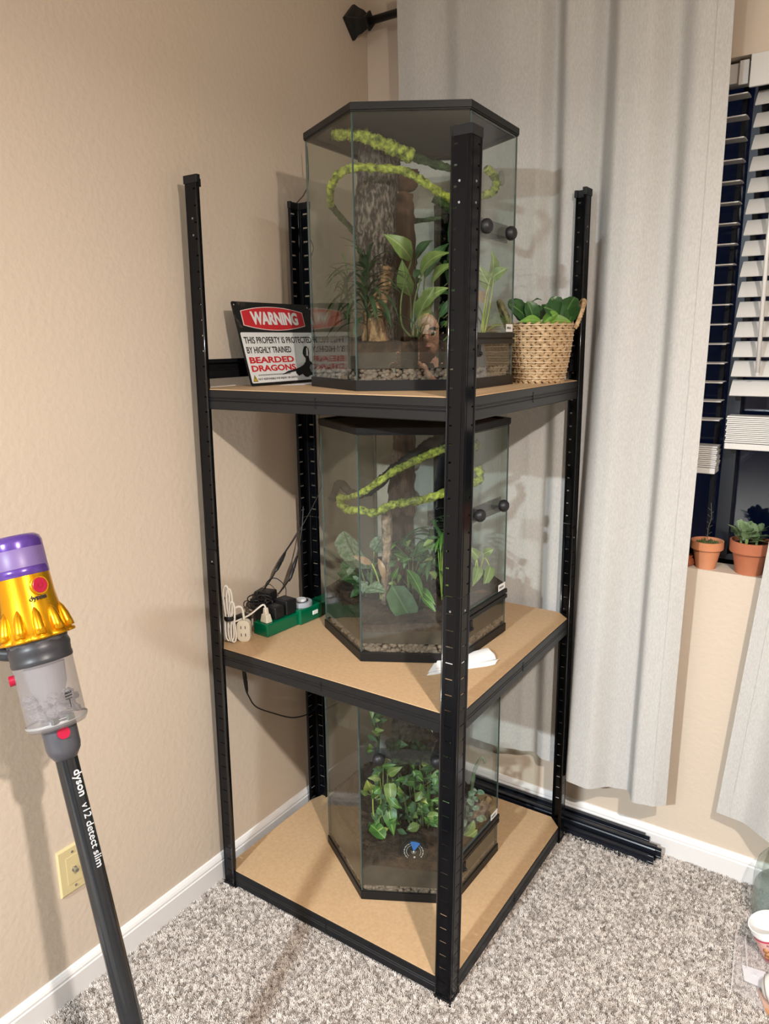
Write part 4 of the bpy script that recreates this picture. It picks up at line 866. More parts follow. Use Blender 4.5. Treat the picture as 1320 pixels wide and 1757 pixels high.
# bundle of black cord, barrel connectors and leads
cb = thing('cable_bundle', 'tangled bundle of thin black cord lying on the adapters', 'cable', (.062, -.625, zs+.07))
for i in range(9):
    b = MB(); r5 = random.Random(i+40); c = Vector((.062+r5.uniform(-.012, .012), -.625+r5.uniform(-.018, .018), zs+.078+r5.uniform(-.012, .014))); ax = Vector((r5.uniform(-1, 1), r5.uniform(-1, 1), r5.uniform(-.6, .6))).normalized(); q = ax.to_track_quat('Z', 'Y').to_matrix()
    b.tube([c+q @ Vector((.026*math.cos(2*PI*j/20), .012*math.sin(2*PI*j/20), .002*math.sin(j))) for j in range(21)], .0017, n=6, cap=False); b.build('cord_loop', M_pl, cb, smooth=True)
def lead(label, pts, r, conn=None, name='power_lead', m=None, sp=8):
    t = thing(name, label, 'cable', pts[0]); b = MB(); P_ = spline(pts, sp); b.tube(P_, r, n=7); b.build('wire', m or M_pl, t, smooth=True)
    if conn:
        a, c = Vector(conn[0]), Vector(conn[1]); b = MB(); b.tube([a, a.lerp(c, .15), a.lerp(c, .45), a.lerp(c, .5), a.lerp(c, .55), a.lerp(c, .85), c], [r*1.2, r*2.6, r*3.0, r*2.4, r*3.0, r*2.2, r*1.1], n=10); b.build('barrel_connector', M_pl, t, smooth=True)
    return t
M_thin = mat('thin_grey_wire', (.05, .05, .055), .4)
B_ = cor('B', 1.0)
lead('black lead with barrel connector rising to the right from the cord bundle', [(.060, -.612, zs+.098), (.052, -.560, zs+.125), (.040, -.505, zs+.165), (.038, -.455, zs+.200), (.046, -.425, zs+.235)], .0019, ((.050, -.548, zs+.133), (.040, -.492, zs+.175)))
lead('black lead with barrel connector hanging straight above the strip', [(.070, -.560, zs+.078), (.062, -.500, zs+.110), (.054, -.455, zs+.175), (.046, -.425, zs+.235), (.040, -.41, zs+.29)], .0019, ((.064, -.510, zs+.098), (.056, -.462, zs+.160)))
lead('thin grey wire running up along the back post of the middle shelf', [(.046, -.425, zs+.235), (.070, -.405, zs+.29), (.095, -.40, zs+.34), (.100, -.40, zs+.37), (.092, -.40, zs+.41), (.098, -.40, zs+.46), (.099, -.40, zs+.60)], .0010, name='thin_wire', m=M_thin)
lead('thin brown wire zigzagging up the wall behind the top terrarium', [(.055, -.36, Z3+.60), (.052, -.36, Z3+.50), (.02, -.40, Z3+.43), (.05, -.35, Z3+.37), (.048, -.35, Z3+.33), (.02, -.40, Z3+.26), (.03, -.38, Z3+.05)], .0016, name='thin_wire', m=mat('brown_wire', (.05, .035, .025), .5), sp=4)
lead('black curved cable loop over the adapters', [(.060, -.600, zs+.085), (.050, -.585, zs+.112), (.055, -.555, zs+.118), (.075, -.540, zs+.095), (.082, -.545, zs+.07)], .0013)
lead('black lead hanging below the middle shelf and curving to the back post', [(.055, -.690, Z2-.045), (.05, -.689, .600), (.05, -.685, .549), (.05, -.674, .519), (.05, -.648, .477), (.05, -.581, .428), (.05, -.51, .383), (.052, -.458, .366), (.056, -.425, .366), (.06, -.40, .380)], .0019, ((.051, -.689, .612), (.050, -.679, .530)))
lead('pale translucent hose arching behind the bottom terrarium', [(.13, -.40, Z2-.03), (.15, -.36, Z2-.08), (.175, -.36, Z2-.13), (.195, -.34, Z2-.18)], .003, name='clear_hose', m=mat('pale_hose', (.30, .28, .24), .4))

# ------------------------------------------------------------------ unused beams lying on the floor behind the unit
M_bl = mat('blue_sheen_black', (.010, .012, .018), .28, spec=.6)
def lying(x0, x1, y, z, dx, label, flipz=1, h=.042):
    t = thing('loose_beam', label, 'beam', (x1, y, z)); prof = [(0, 0), (.014, 0), (.014, .002), (.002, .002), (.002, .014), (.004, .017), (.004, .024), (.002, .027), (.002, h-.003), (.012, h-.003), (.012, h), (0, h)]
    if flipz < 0: prof = [(-a, q) for a, q in prof][::-1]
    N = len(prof); b = MB(); vs = [(x0, y-a, z+q) for a, q in prof]+[(x1, y-a-dx, z+q) for a, q in prof]
    b.add(vs, [(i, (i+1) % N, N+(i+1) % N, N+i) for i in range(N)]+[tuple(range(N-1, -1, -1)), tuple(range(N, 2*N))]); b.build('rail', M_bl, t)
    b = MB()
    for q in (.012, .030): b.tube([(x1-.003, y-.008*flipz-dx, z+q), (x1+.013, y-.008*flipz-dx, z+q)], .0035, n=8)
    b.box((x1+.006, y-.004*flipz-dx, z+h/2), (.014, .003, h*.8)); b.build('end_plate', M_bl, t, bevel=.001)
lying(.40, .945, -.018, .012, 0, 'spare black beam standing on edge against the back baseboard, hindmost of the three', 1, .046)
lying(.40, .985, -.045, .010, 0, 'spare black beam lying on the carpet, middle of the three', 1)
lying(.42, .972, -.068, .006, .006, 'spare black beam lying on the carpet, nearest of the three', 1, .03)

# ------------------------------------------------------------------ curtains, rod
def cloth_mat(name, c1, c2):
    m = mat(name, c1, .9, spec=.1, vary=c2, vscale=420, vstretch=(1, 1, .28), detail=2, lo=.3, hi=.7, bump=.5, bscale=620, bdist=.0008)
    nt = m.node_tree; b = nt.nodes['Principled BSDF']; tr = nt.nodes.new('ShaderNodeBsdfTranslucent'); tr.inputs[0].default_value = (*c1, 1); mx = nt.nodes.new('ShaderNodeMixShader'); mx.inputs[0].default_value = .12
    o = nt.nodes['Material Output']; nt.links.new(b.outputs[0], mx.inputs[1]); nt.links.new(tr.outputs[0], mx.inputs[2]); nt.links.new(mx.outputs[0], o.inputs[0]); return m
M_cur = cloth_mat('linen_curtain', (.485, .472, .455), (.585, .572, .552))
def interp(K, x):
    for i in range(len(K)-1):
        if x <= K[i+1][0]:
            t = (x-K[i][0])/(K[i+1][0]-K[i][0]); t = max(0, min(1, t)); t = t*t*(3-2*t); return K[i][1]+(K[i+1][1]-K[i][1])*t
    return K[-1][1]
def curtain(name, label, xa, xb, ztop, zbot, prof_top, prof_bot, side='right', nx=150, nz=50):
    t = thing(name, label, 'curtain', ((xa(1)+xb(1))/2, -.08, zbot)); b = MB(); vs = []
    for j in range(nz+1):
        s = j/nz; z = ztop+(zbot-ztop)*s
        for i in range(nx+1):
            u = i/nx; x = xa(s)+(xb(s)-xa(s))*u; xr = x
            y = interp(prof_top, u)*(1-s)+interp(prof_bot, u)*s
            y += .0022*noise.noise(Vector((x*9, z*3, 1)))
            vs.append((x, y, z))
    b.add(vs, [(j*(nx+1)+i, (j+1)*(nx+1)+i, (j+1)*(nx+1)+i+1, j*(nx+1)+i+1) for j in range(nz) for i in range(nx)])
    b.build('panel', M_cur, t, smooth=True, solid=.0012, soff=0)
    # turned hem and side hem, slightly proud
    b = MB(); vs = []
    for s in (1-.075/(ztop-zbot), 1-.074/(ztop-zbot), 1):
        for i in range(nx+1):
            u = i/nx; x = xa(s)+(xb(s)-xa(s))*u; z = ztop+(zbot-ztop)*s; y = interp(prof_top, u)*(1-s)+interp(prof_bot, u)*s+.0022*noise.noise(Vector((x*9, z*3, 1)))-.0012; vs.append((x, y, z))
    b.add(vs, [(j*(nx+1)+i, (j+1)*(nx+1)+i, (j+1)*(nx+1)+i+1, j*(nx+1)+i+1) for j in range(2) for i in range(nx)]); b.build('hem', M_cur, t, smooth=True, solid=.001, soff=0)
    for e in ((1,) if side == 'right' else (0,)):
        b = MB(); vs = []; nzz = 60; L_e = [0, .0005, .032/(xb(.5)-xa(.5))]
        for j in range(nzz+1):
            s = j/nzz; z = ztop+(zbot-ztop)*s
            for q in (1, .98, .5, 0):
                uo = .032/(xb(s)-xa(s))*q; u = 1-uo if e else uo; x = xa(s)+(xb(s)-xa(s))*u
                y = interp(prof_top, u)*(1-s)+interp(prof_bot, u)*s+.0022*noise.noise(Vector((x*9, z*3, 1)))-.0022; vs.append((x, y, z))
        fs = [(j*4+i, (j+1)*4+i, (j+1)*4+i+1, j*4+i+1) for j in range(nzz) for i in range(3)]
        b.add(vs, fs if e else [f[::-1] for f in fs]); b.build('side_hem', M_cur, t, smooth=True, solid=.001, soff=0)
    return t
# x keys in metres mapped to u on the left panel
def KX(L, x0, x1): return [((x-x0)/(x1-x0), y) for x, y in L]
topL = KX([(.165, -.094), (.22, -.098), (.30, -.080), (.36, -.100), (.47, -.105), (.565, -.085), (.60, -.045), (.645, -.088), (.69, -.070), (.725, -.040), (.78, -.105), (.84, -.112), (.895, -.070), (.95, -.105), (1.012, -.095)], .165, 1.012)
botL = KX([(.165, -.045), (.24, -.060), (.31, -.035), (.40, -.060), (.50, -.060), (.56, -.045), (.60, -.030), (.645, -.055), (.69, -.050), (.712, -.060), (.745, -.125), (.80, -.130), (.86, -.085), (.90, -.075), (.93, -.125), (.975, -.115), (1.008, -.088)], .165, 1.008)
curtain('curtain', 'wide off-white linen curtain panel hanging behind the shelving unit', lambda s: .165, lambda s: 1.012+.018*math.sin(s*PI)*(1-s)-.004*s, 2.36, .212, topL, botL)
botR = [(0, -.05), (.05, -.058), (.14, -.115), (.3, -.13), (.5, -.09), (.7, -.13), (1, -.10)]; topR = [(0, -.06), (.1, -.09), (.2, -.05), (.4, -.11), (.6, -.06), (.8, -.11), (1, -.08)]
curtain('curtain', 'off-white linen curtain at the right edge, swept slightly outwards at its hem', lambda s: 1.128+.075*2.155*(1-s), lambda s: 2.2, 2.36, .215, topR, botR, 'left')
M_rod = mat('black_iron', (.006, .006, .006), .45)
rd = thing('curtain_rod', 'black curtain rod with square fluted wall bracket at the top', 'curtain rod', (.0, -.095, 2.32))
b = MB(); b.tube([(.05, -.066, 2.318), (3.0, -.066, 2.318)], .0105, n=20); b.build('rod', M_rod, rd, smooth=True)
b = MB(); b.tube([(0.001, -.075, 2.322), (.010, -.075, 2.322), (.020, -.073, 2.322), (.034, -.070, 2.32), (.046, -.066, 2.319), (.050, -.066, 2.319)], [.046, .046, .036, .030, .020, .018], n=4, twist=0); b.build('bracket', M_rod, rd, bevel=.002)
b = MB(); b.tube([(.050, -.066, 2.319), (.058, -.066, 2.319)], .026, n=4); b.build('collar', M_rod, rd, bevel=.001)

# ------------------------------------------------------------------ blinds
M_slat = mat('white_blind_slat', (.60, .58, .555), .35)
def blind(label, x0, x1, y, zbot_first, nslat, tilt, stack, ztop, nst, stackh):
    t = thing('window_blind', label, 'blind', ((x0+x1)/2, y, stack))
    b = MB(); b.box(((x0+x1)/2, y, ztop-.021), (x1-x0, .045, .042)); b.build('headrail', M_slat, t, bevel=.002)
    first = None
    for i in range(nslat):
        z = zbot_first-i*.0465
        b = MB(); n = 6; vs = []
        for e in (x0, x1):
            for j in range(n+1):
                a = (j/n-.5)*.05; bow = .0015*(1-(2*j/n-1)**2); yy = a*math.cos(tilt)-bow*math.sin(tilt); zz = a*math.sin(tilt)+bow*math.cos(tilt); vs.append((e, y+yy, z+zz))
        b.add(vs, [(j, j+1, n+1+j+1, n+1+j) for j in range(n)]); b.build('slat', M_slat, t, solid=.0026, soff=0)
    for i in range(nst):
        z = stack+.018+i*(stackh/nst); b = MB(); b.box(((x0+x1)/2+.001*((i*7) % 3), y+.001*((i*5) % 3), z), (x1-x0, .050, stackh/nst*.72)); b.build('slat', M_slat, t)
    b = MB(); b.box(((x0+x1)/2, y, stack+.007), (x1-x0, .052, .015)); b.build('bottom_rail', M_slat, t, bevel=.002)
    b = MB()
    for xx in ((x0+.12), (x1-.12)):
        b.tube([(xx, y-.026, stack+.01), (xx, y-.026, ztop-.02)], .0007, n=5)
    b.build('ladder_cord', M_slat, t)
    return t
lb = blind('left white window blind with flat open slats, mostly behind the curtain', .62, 1.038, .045, 1.985, 17, .03, 1.105, 2.050, 11, .055)
rb_ = blind('right white window blind with slats tilted down and a tilt wand', 1.056, 2.33, .034, 1.972, 15, .80, 1.173, 2.050, 14, .066)
b = MB(); b.box((1.688, .000, 2.0215), (1.29, .008, .067)); b.build('valance', M_slat, rb_, bevel=.001)
b = MB(); b.tube([(1.118, -.012, 1.36), (1.113, -.012, 1.66), (1.120, -.004, 1.98)], .005, n=8); b.build('tilt_wand', M_slat, rb_, smooth=True)
b = MB(); b.box((1.028, .012, 2.025), (.020, .006, .050)); b.build('valance_clip', M_slat, lb, bevel=.001)

# pots on the window ledge
def pot(c, rb, rt, h, lip, m): 
    b = MB(); T_ = Matrix.Translation(c)
    b.lathe([(.001, 0), (rb, 0), (rt*.97-(rt-rb)*(lip/h), h-lip), (rt*.97, h-lip), (rt, h-lip+.002), (rt, h), (rt-.004, h), (rt-.006, h-.012), (.001, h-.012)], n=36, T=T_); return b
def terracotta(name, c1, c2): return mat(name, c1, .8, vary=c2, vscale=12, bump=.1, bscale=150)
zl = WZ0
p1 = thing('small_terracotta_pot', 'small bright terracotta pot with ridged rim beside the curtain edge', 'pot', (1.034, .028, zl))
pot(Vector((1.034, .028, zl)), .024, .040, .073, .022, None).build('pot_body', terracotta('terracotta_orange', (.50, .19, .085), (.56, .235, .12)), p1, smooth=True, split=30)
b = MB(); b.lathe([(.001, .063), (.033, .063), (.034, .061)], n=24, T=Matrix.Translation((1.034, .028, zl))); b.build('soil_surface', M_sub, p1)
tp = thing('moss_tuft_plant', 'low mossy cactus mound in the small terracotta pot', 'plant', (1.034, .028, zl+.063)); r4 = random.Random(8)
b = MB()
for i in range(120):
    a = r4.uniform(0, 2*PI); q = .028*math.sqrt(r4.random()); o_ = Vector((1.034+q*math.cos(a), .028+q*math.sin(a), zl+.062)); b.tube([o_, o_+Vector((r4.uniform(-.003, .003), r4.uniform(-.003, .003), .009))], [.0014, .0004], n=4)
b.build('moss_sprigs', mat('sprig_green', (.09, .12, .04), .7), tp)['kind'] = 'stuff'
tw = thing('dried_twig', 'thin dark dried twig rising from the small terracotta pot', 'twig', (1.034, .035, zl+.062))
b = MB(); b.tube(spline([(1.034, .035, zl+.060), (1.031, .037, zl+.10), (1.037, .036, zl+.13), (1.033, .038, zl+.17)], 5), [.0008]*16, n=5)
for i in range(10): z = zl+.07+i*.009; b.tube([(1.034, .036, z), (1.034+.007*(-1)**i, .036, z+.006)], .0006, n=4)
b.build('stalk', mat('twig_dark', (.08, .08, .07), .7), tw)
p2 = thing('large_terracotta_pot', 'larger reddish terracotta pot with heavy rim on the window ledge', 'pot', (1.136, .030, zl))
pot(Vector((1.136, .036, zl)), .032, .050, .085, .030, None).build('pot_body', terracotta('terracotta_red', (.37, .115, .055), (.42, .145, .07)), p2, smooth=True, split=30)
b = MB(); b.lathe([(.001, .074), (.043, .074), (.044, .072)], n=24, T=Matrix.Translation((1.136, .036, zl))); b.build('soil_surface', M_sub, p2)
GS = leafmat('succulent_green', (.12, .19, .085), (.19, .27, .13), (.16, .22, .12), .5); lv = []
for i in range(66):
    a = r4.uniform(0, 2*PI); el = r4.uniform(.1, 1.3); st = r4.choice(((1.115, .02), (1.150, .018), (1.138, .045), (1.128, .005))); zc = zl+.082+r4.random()*.03
    bs = Vector((st[0], st[1], zc)); L = r4.uniform(.026, .040); dd = Vector((math.cos(a)*math.cos(el), math.sin(a)*math.cos(el), math.sin(el)*.9)); lv.append((tuple(bs+dd*.004), tuple(bs+dd*L), .0165, (0, 0, 1) if el < .9 else (0, -1, .2), 'round', GS, [(st[0], st[1], zl+.072)] if i % 5 == 0 else None, .0025, M_stem, -.06))
plant('succulent', 'grey-green rosette succulent in the larger terracotta pot', (1.136, .036, zl+.074), lv)
jp = MB(); jp.lathe([(.001, 0), (.020, 0), (.024, .008), (.020, .018), (.016, .022), (.019, .026), (.017, .028), (.014, .024), (.001, .024)], n=28, T=Matrix.Translation((.984, .028, zl)))
tag(jp.build('glazed_dish', mat('glazed_brown', (.26, .075, .03), .15, coat=.5), None, smooth=True, loc=(.984, .028, zl)), 'small glossy brown glazed dish half hidden behind the curtain', 'dish')

# ------------------------------------------------------------------ cable wall plate
wp_ = thing('coax_wall_plate', 'almond coaxial cable wall plate low on the left wall', 'wall plate', (0, -1.192, .3135))
S2 = lambda x, y, z: Vector((z, -1.192-.0, .3135))+Vector((0, x, y))
M_al = mat('almond_plastic', (.60, .50, .27), .35)
b = MB(); b.add([S2(x, y, z) for z, q in ((0, 1), (.003, 1), (.0055, .93)) for x, y in ((-.035*q, -.057*q), (.035*q, -.057*q), (.035*q, .057*q), (-.035*q, .057*q))], [(0, 1, 5, 4), (1, 2, 6, 5), (2, 3, 7, 6), (3, 0, 4, 7), (4, 5, 9, 8), (5, 6, 10, 9), (6, 7, 11, 10), (7, 4, 8, 11), (8, 9, 10, 11)]); b.build('plate', M_al, wp_)
slab([(-.017, -.033), (.017, -.033), (.017, .033), (-.017, .033)], .0055, .0066, 'insert', M_al, wp_, S2)
M_st = mat('nickel', (.45, .44, .43), .25, .9)
b = MB(); b.tube([S2(0, 0, .006), S2(0, 0, .009)], .0065, n=6); b.tube([S2(0, 0, .009), S2(0, 0, .018)], .0046, n=16); b.build('coax_connector', M_st, wp_)
for y in (-.042, .042): b = MB(); b.tube([S2(0, y, .005), S2(0, y, .0068)], .0030, n=12); b.build('screw', M_st, wp_)

# ------------------------------------------------------------------ stick vacuum
vA = Vector((.4979, -1.3664, 0)); vu = Vector((-.2985, .0449, .9554)).normalized(); camdir = (Vector((1.389, -1.987, 1.441))-(vA+vu*1.0)); vf = (camdir-vu*camdir.dot(vu)).normalized(); vr = vf.cross(vu)*-1
VM = Matrix((vr, vu.cross(vr), vu)).transposed().to_4x4(); VM.translation = vA-vu*.016
# local frame: x = image right, -y or +y towards the camera, z along the tube
toward = vu.cross(vr); sgn_ = 1 if toward.dot(vf) > 0 else -1
vac = thing('stick_vacuum', 'cordless stick vacuum with purple filter, gold motor body and clear dust bin', 'vacuum cleaner', (vA.x, vA.y, 0))
M_vt = mat('vac_tube_black', (.012, .014, .017), .18, coat=.3); M_vg = mat('vac_grey', (.085, .085, .10), .3, .3); M_gold = mat('vac_gold', (.78, .38, .012), .26, .85, bump=.04, bscale=500); M_pur = mat('vac_purple', (.10, .045, .28), .22, .3, coat=.4); M_purl = mat('vac_purple_light', (.17, .11, .28), .4); M_red = mat('vac_red', (.36, .006, .035), .3); M_vdark = mat('vac_dark', (.03, .03, .035), .4)
def vlathe(prof, name, m, n=48, rf=None, smooth=True, cap=False, par=vac): b = MB(); b.lathe(prof, n=n, T=VM, rf=rf, cap=cap); return b.build(name, m, par, smooth=smooth)
# tube with flat grooves
b = MB(); nn = 36; b.lathe([(.0185, .10), (.0185, .80)], n=nn, T=VM, rf=lambda i, a: 1-.07*max(0, math.cos(3*a+1.2))**6); b.build('wand', M_vt, vac, smooth=True)
VM0 = VM.copy(); VM = VM @ Matrix.Diagonal((.86, .86, 1, 1))
vlathe([(.013, .790), (.021, .792), (.0315, .806), (.0335, .815), (.0340, .858), (.030, .866)], 'wand_connector', M_vg)
b = MB(); q = VM @ Vector((.006, sgn_*.034, .842)); b.tube([q, q+vf*.004], .0105, n=20); b.build('release_button', M_red, vac)
M_bin = mat('clear_bin', (.30, .275, .285), .12, alpha=.46, spec=.6)
vlathe([(.001, .852), (.054, .852), (.0585, .858), (.0585, .864), (.0565, .868), (.0575, .965), (.057, .970)], 'dust_bin', M_bin)
vlathe([(.0592, .860), (.0598, .862), (.0592, .864)], 'bin_rim', mat('bin_rim', (.30, .29, .29), .3))
vlathe([(.001, .872), (.018, .874), (.024, .90), (.036, .925), (.040, .96)], 'cyclone_shroud', mat('shroud', (.25, .24, .25), .6))
b = MB(); r6 = random.Random(2)
for i in range(60): a = r6.uniform(0, 2*PI); q = r6.uniform(.022, .043); b.ball(VM @ Vector((q*math.cos(a), q*math.sin(a), .872+r6.random()*.040)), (.010, .007, .005), sub=2, nz=.8)
b.build('dust', mat('grey_dust', (.20, .185, .18), .95), vac)['kind'] = 'stuff'
vlathe([(.0575, .966), (.0590, .968), (.0590, .974), (.0580, .976), (.0585, .985), (.0600, .992), (.058, .998), (.055, 1.004)], 'bin_collar', M_vdark)
sc_n = 11
vlathe([(.054, .998), (.058, 1.012), (.0555, 1.022)], 'cyclone_base', M_vg, n=84, rf=lambda i, a: 1+.05*abs(math.sin(a*sc_n/2)))
vlathe([(.056, 1.006), (.0755, 1.009), (.0765, 1.0125), (.064, 1.019), (.060, 1.035), (.057, 1.055), (.0535, 1.085), (.0525, 1.118)], 'motor_body', M_gold, n=168, rf=lambda i, a: (1-.09*(1-abs(math.sin(a*sc_n/2)))**1.3) if i < 3 else 1)
for j in range(sc_n):
    a = 2*PI*(j+.5)/sc_n+.0; b = MB(); ca, sa = math.cos(a), math.sin(a)
    pts = [VM @ Vector((ca*r, sa*r, z)) for r, z in ((.0655, 1.016), (.0630, 1.027), (.0605, 1.039), (.0570, 1.052), (.0540, 1.063))]
    b.tube(pts, [.0100, .0098, .0088, .0066, .0020], n=12); b.build('cyclone_fin', M_gold, vac, smooth=True)
vlathe([(.0525, 1.118), (.0535, 1.119), (.0535, 1.131), (.0525, 1.132)], 'purple_band', M_pur)
vlathe([(.0528, 1.132), (.0528, 1.165), (.052, 1.166)], 'filter_mesh', M_purl, n=120, rf=lambda i, a: 1+.008*math.sin(a*60))
vlathe([(.0530, 1.165), (.0530, 1.176), (.050, 1.184), (.042, 1.189), (.001, 1.190)], 'filter_cap', M_pur)
def onbody(px, z, r): # point on the camera-side surface with lateral offset px
    return VM @ Vector((px, sgn_*math.sqrt(max(r*r-px*px, 0)), z))
q = onbody(.026, 1.097, .0535); nq = (q-(VM @ Vector((0, 0, 1.097)))).normalized()
b = MB(); b.tube([q-nq*.002, q+nq*.0035], .0165, n=28); b.build('button_ring', M_gold, vac, bevel=.001)
b = MB(); b.tube([q, q+nq*.0048], .0132, n=28); pb = b.build('power_button', M_red, vac, bevel=.001)
tgx = vu.cross(nq).normalized()
tgx = tgx if tgx.dot(vr) > 0 else -tgx
b = MB()
vsn = []
for i in range(19):
    a = .5+i*(2*PI-1)/18
    for r in (.0042, .0048): vsn.append(q+nq*.0051+tgx*math.sin(a)*r+vu*math.cos(a)*r)
b.add(vsn, [(2*i, 2*i+2, 2*i+3, 2*i+1) for i in range(18)]); b.build('power_symbol', mat('dark_red_ink', (.12, .0, .01), .5), pb)
q = onbody(.022, 1.0735, .0560); nq2 = (q-(VM @ Vector((0, 0, 1.068)))).normalized(); tg2 = vu.cross(nq2).normalized(); tg2 = tg2 if tg2.dot(vr) > 0 else -tg2
text('dyson', vac, q+nq2*.0022-tg2*.003, tg2, vu, .0125, M_ink, sx=1.0, off=.00015, align='CENTER', depth=.0012, wrapc=.049)
q = VM0 @ Vector((.009, sgn_*.0162, .772)); nq = (q-(VM0 @ Vector((0, 0, .772)))).normalized(); tg3 = vu.cross(nq).normalized(); tg3 = tg3 if tg3.dot(vr) > 0 else -tg3
M_sil = mat('silver_print', (.60, .60, .62), .4)
text('dyson', vac, q+nq*.0007-tg3*.004, -vu, tg3, .0200, M_sil, off=.0003, sx=1.0, depth=.0006); text('v12 detect slim', vac, q+nq*.0007-tg3*.004-vu*.060, -vu, tg3, .0190, M_sil, sx=.98, depth=.0006)
q = onbody(.030, .905, .0575); nq = (q-(VM @ Vector((0, 0, .905)))).normalized(); tg4 = vu.cross(nq).normalized(); tg4 = tg4 if tg4.dot(vr) > 0 else -tg4
text('MAX', vac, q+nq*.001-tg4*.006, tg4, vu, .006, M_ink, off=.0002)
b = MB(); Dq = Matrix((tg4, nq, vu)).transposed()
b.box(q+nq*.001-vu*.003, (.013, .0005, .0022), M=Dq); b.box(q+nq*.001-vu*.008, (.013, .0005, .001), M=Dq); b.box(q+nq*.001-vu*.016, (.001, .0005, .014), M=Dq); b.build('max_line', M_ink, vac)
b = MB(); b.box(onbody(.024, .868, .058), (.012, .008, .010), M=Dq); b.box(onbody(-.004, .868, .058), (.012, .008, .010), M=Dq); b.tube([onbody(-.01, .868, .060), onbody(.03, .868, .060)], .002, n=8); b.build('bin_hinge', mat('smoked_clip', (.14, .14, .14), .3), vac, bevel=.001)
b = MB(); q = VM @ Vector((-.062, 0, .948)); b.tube([q-vr*.004+vu*.0, q+vr*.006], .009, n=16); b.build('ejection_button', M_red, vac)
b = MB(); P_ = spline([VM @ Vector((-.045, -sgn_*.02, .990)), VM @ Vector((-.075, -sgn_*.03, 1.000)), VM @ Vector((-.105, -sgn_*.045, 1.03)), VM @ Vector((-.110, -sgn_*.05, 1.08)), VM @ Vector((-.09, -sgn_*.04, 1.12)), VM @ Vector((-.055, -sgn_*.02, 1.13))], 6); b.tube(P_, .013, n=14); b.build('handle', M_vdark, vac, smooth=True)
b = MB(); b.box(VM0 @ Vector((0, 0, .055)), (.05, .04, .10), M=VM0.to_3x3()); b.build('neck_joint', M_vdark, vac, bevel=.006)
b = MB(); b.box((vA.x, vA.y+.01, .034), (.25, .10, .06)); b.build('floor_head', M_vdark, vac, bevel=.012)

# ------------------------------------------------------------------ things at the right edge: glass jug, tub, plastic bag
jc = Vector((1.335, -.105, 0.009)); jg = thing('glass_jug', 'large clear glass jug of water standing by the back baseboard', 'jug', jc)
b = MB(); b.lathe([(.001, 0), (.088, 0), (.097, .008), (.100, .03), (.100, .115), (.094, .15), (.075, .178), (.040, .198), (.022, .210), (.020, .245), (.024, .248), (.024, .258), (.018, .258), (.018, .212), (.001, .206)], n=48, T=Matrix.Translation(jc)); b.build('glass_body', glassmat('jug_glass', (.86, .90, .88), 1.6), jg, smooth=True)
b = MB(); b.lathe([(.001, .004), (.092, .006), (.096, .03), (.096, .085), (.001, .085)], n=40, T=Matrix.Translation(jc)); b.build('water', mat('cloudy_water', (.40, .47, .46), .1, alpha=.35), jg, smooth=True)
tc = Vector((1.318, -.245, .030)); tt = thing('paper_tub', 'white round tub with a pink and red label lying open on its side', 'tub', (1.318, -.245, 0))
ax = Vector((-.33, -.10, .80)).normalized(); TM = ax.to_track_quat('Z', 'Y').to_matrix().to_4x4(); TM.translation = Vector((1.318, -.246, .018)); TM = TM @ Matrix.Scale(.76, 4)
M_tw = mat('tub_white', (.78, .77, .76), .4)
b = MB(); b.lathe([(.001, 0), (.044, 0), (.046, .002), (.050, .096), (.053, .098), (.053, .118), (.050, .118), (.048, .10), (.043, .006), (.001, .006)], n=44, T=TM); b.build('tub_body', M_tw, tt, smooth=True, split=30)
b = MB(); b.lathe([(.0468, .004), (.0505, .090)], n=44, T=TM); b.build('label_band', mat('label_pink', (.66, .32, .28), .5, vary=(.72, .50, .46), vscale=22), tt, smooth=True)
b = MB(); b.lathe([(.0508, .084), (.0510, .091)], n=44, T=TM); b.lathe([(.0472, .004), (.0482, .020)], n=44, T=TM); b.build('red_stripe', mat('label_red', (.50, .045, .09), .5), tt, smooth=True)
cd = (Vector((1.389, -1.987, 1.441))-Vector((1.32, -.24, .06))); fz = (cd-ax*cd.dot(ax)).normalized(); fx_ = ax.cross(fz); 
lo_ = Vector((1.318, -.246, .018))
for i, (s_, hh) in enumerate((('ALMOND', .055), ('VANILLA', .046), ('ROSE', .038))): text(s_, tt, lo_+ax*hh+fz*.0388, fx_*-1 if fx_.x < 0 else fx_, ax, .009-.001*i, mat('label_ink', (.20, .03, .04), .5), align='CENTER', wrapc=.0388)
b = MB()
for aa, hh in ((-.62, .045), (-.75, .033), (-.55, .030), (-.68, .056)):
    dv = fz*math.cos(aa)+(fx_ if fx_.x > 0 else -fx_)*math.sin(aa); b.ball(lo_+ax*hh*.75+dv*.0360, (.007, .007, .007), sub=2)
b.build('label_picture', mat('label_brown', (.20, .07, .03), .6, vary=(.42, .20, .08), vscale=150), tt, smooth=True)
bg = thing('plastic_bag', 'clear crumpled zip bag holding a white card on the carpet', 'bag', (1.27, -.31, .013))
b = MB(); g = 16; vs = []; q4 = [Vector((1.222, -.232, .015)), Vector((1.242, -.410, .015)), Vector((1.44, -.46, .015)), Vector((1.42, -.22, .015))]
for i in range(g+1):
    for j in range(g+1):
        p_ = q4[0].lerp(q4[3], i/g).lerp(q4[1].lerp(q4[2], i/g), j/g); p_.z = .017+.006*noise.noise(p_*30)+.004*noise.noise(p_*70)+.010*math.sin(PI*i/g)*math.sin(PI*j/g); vs.append(p_)
b.add(vs, [(i*(g+1)+j, i*(g+1)+j+1, (i+1)*(g+1)+j+1, (i+1)*(g+1)+j) for i in range(g) for j in range(g)]); b.build('film', mat('clear_film', (.75, .68, .70), .12, alpha=.22, spec=.9), bg, smooth=True)
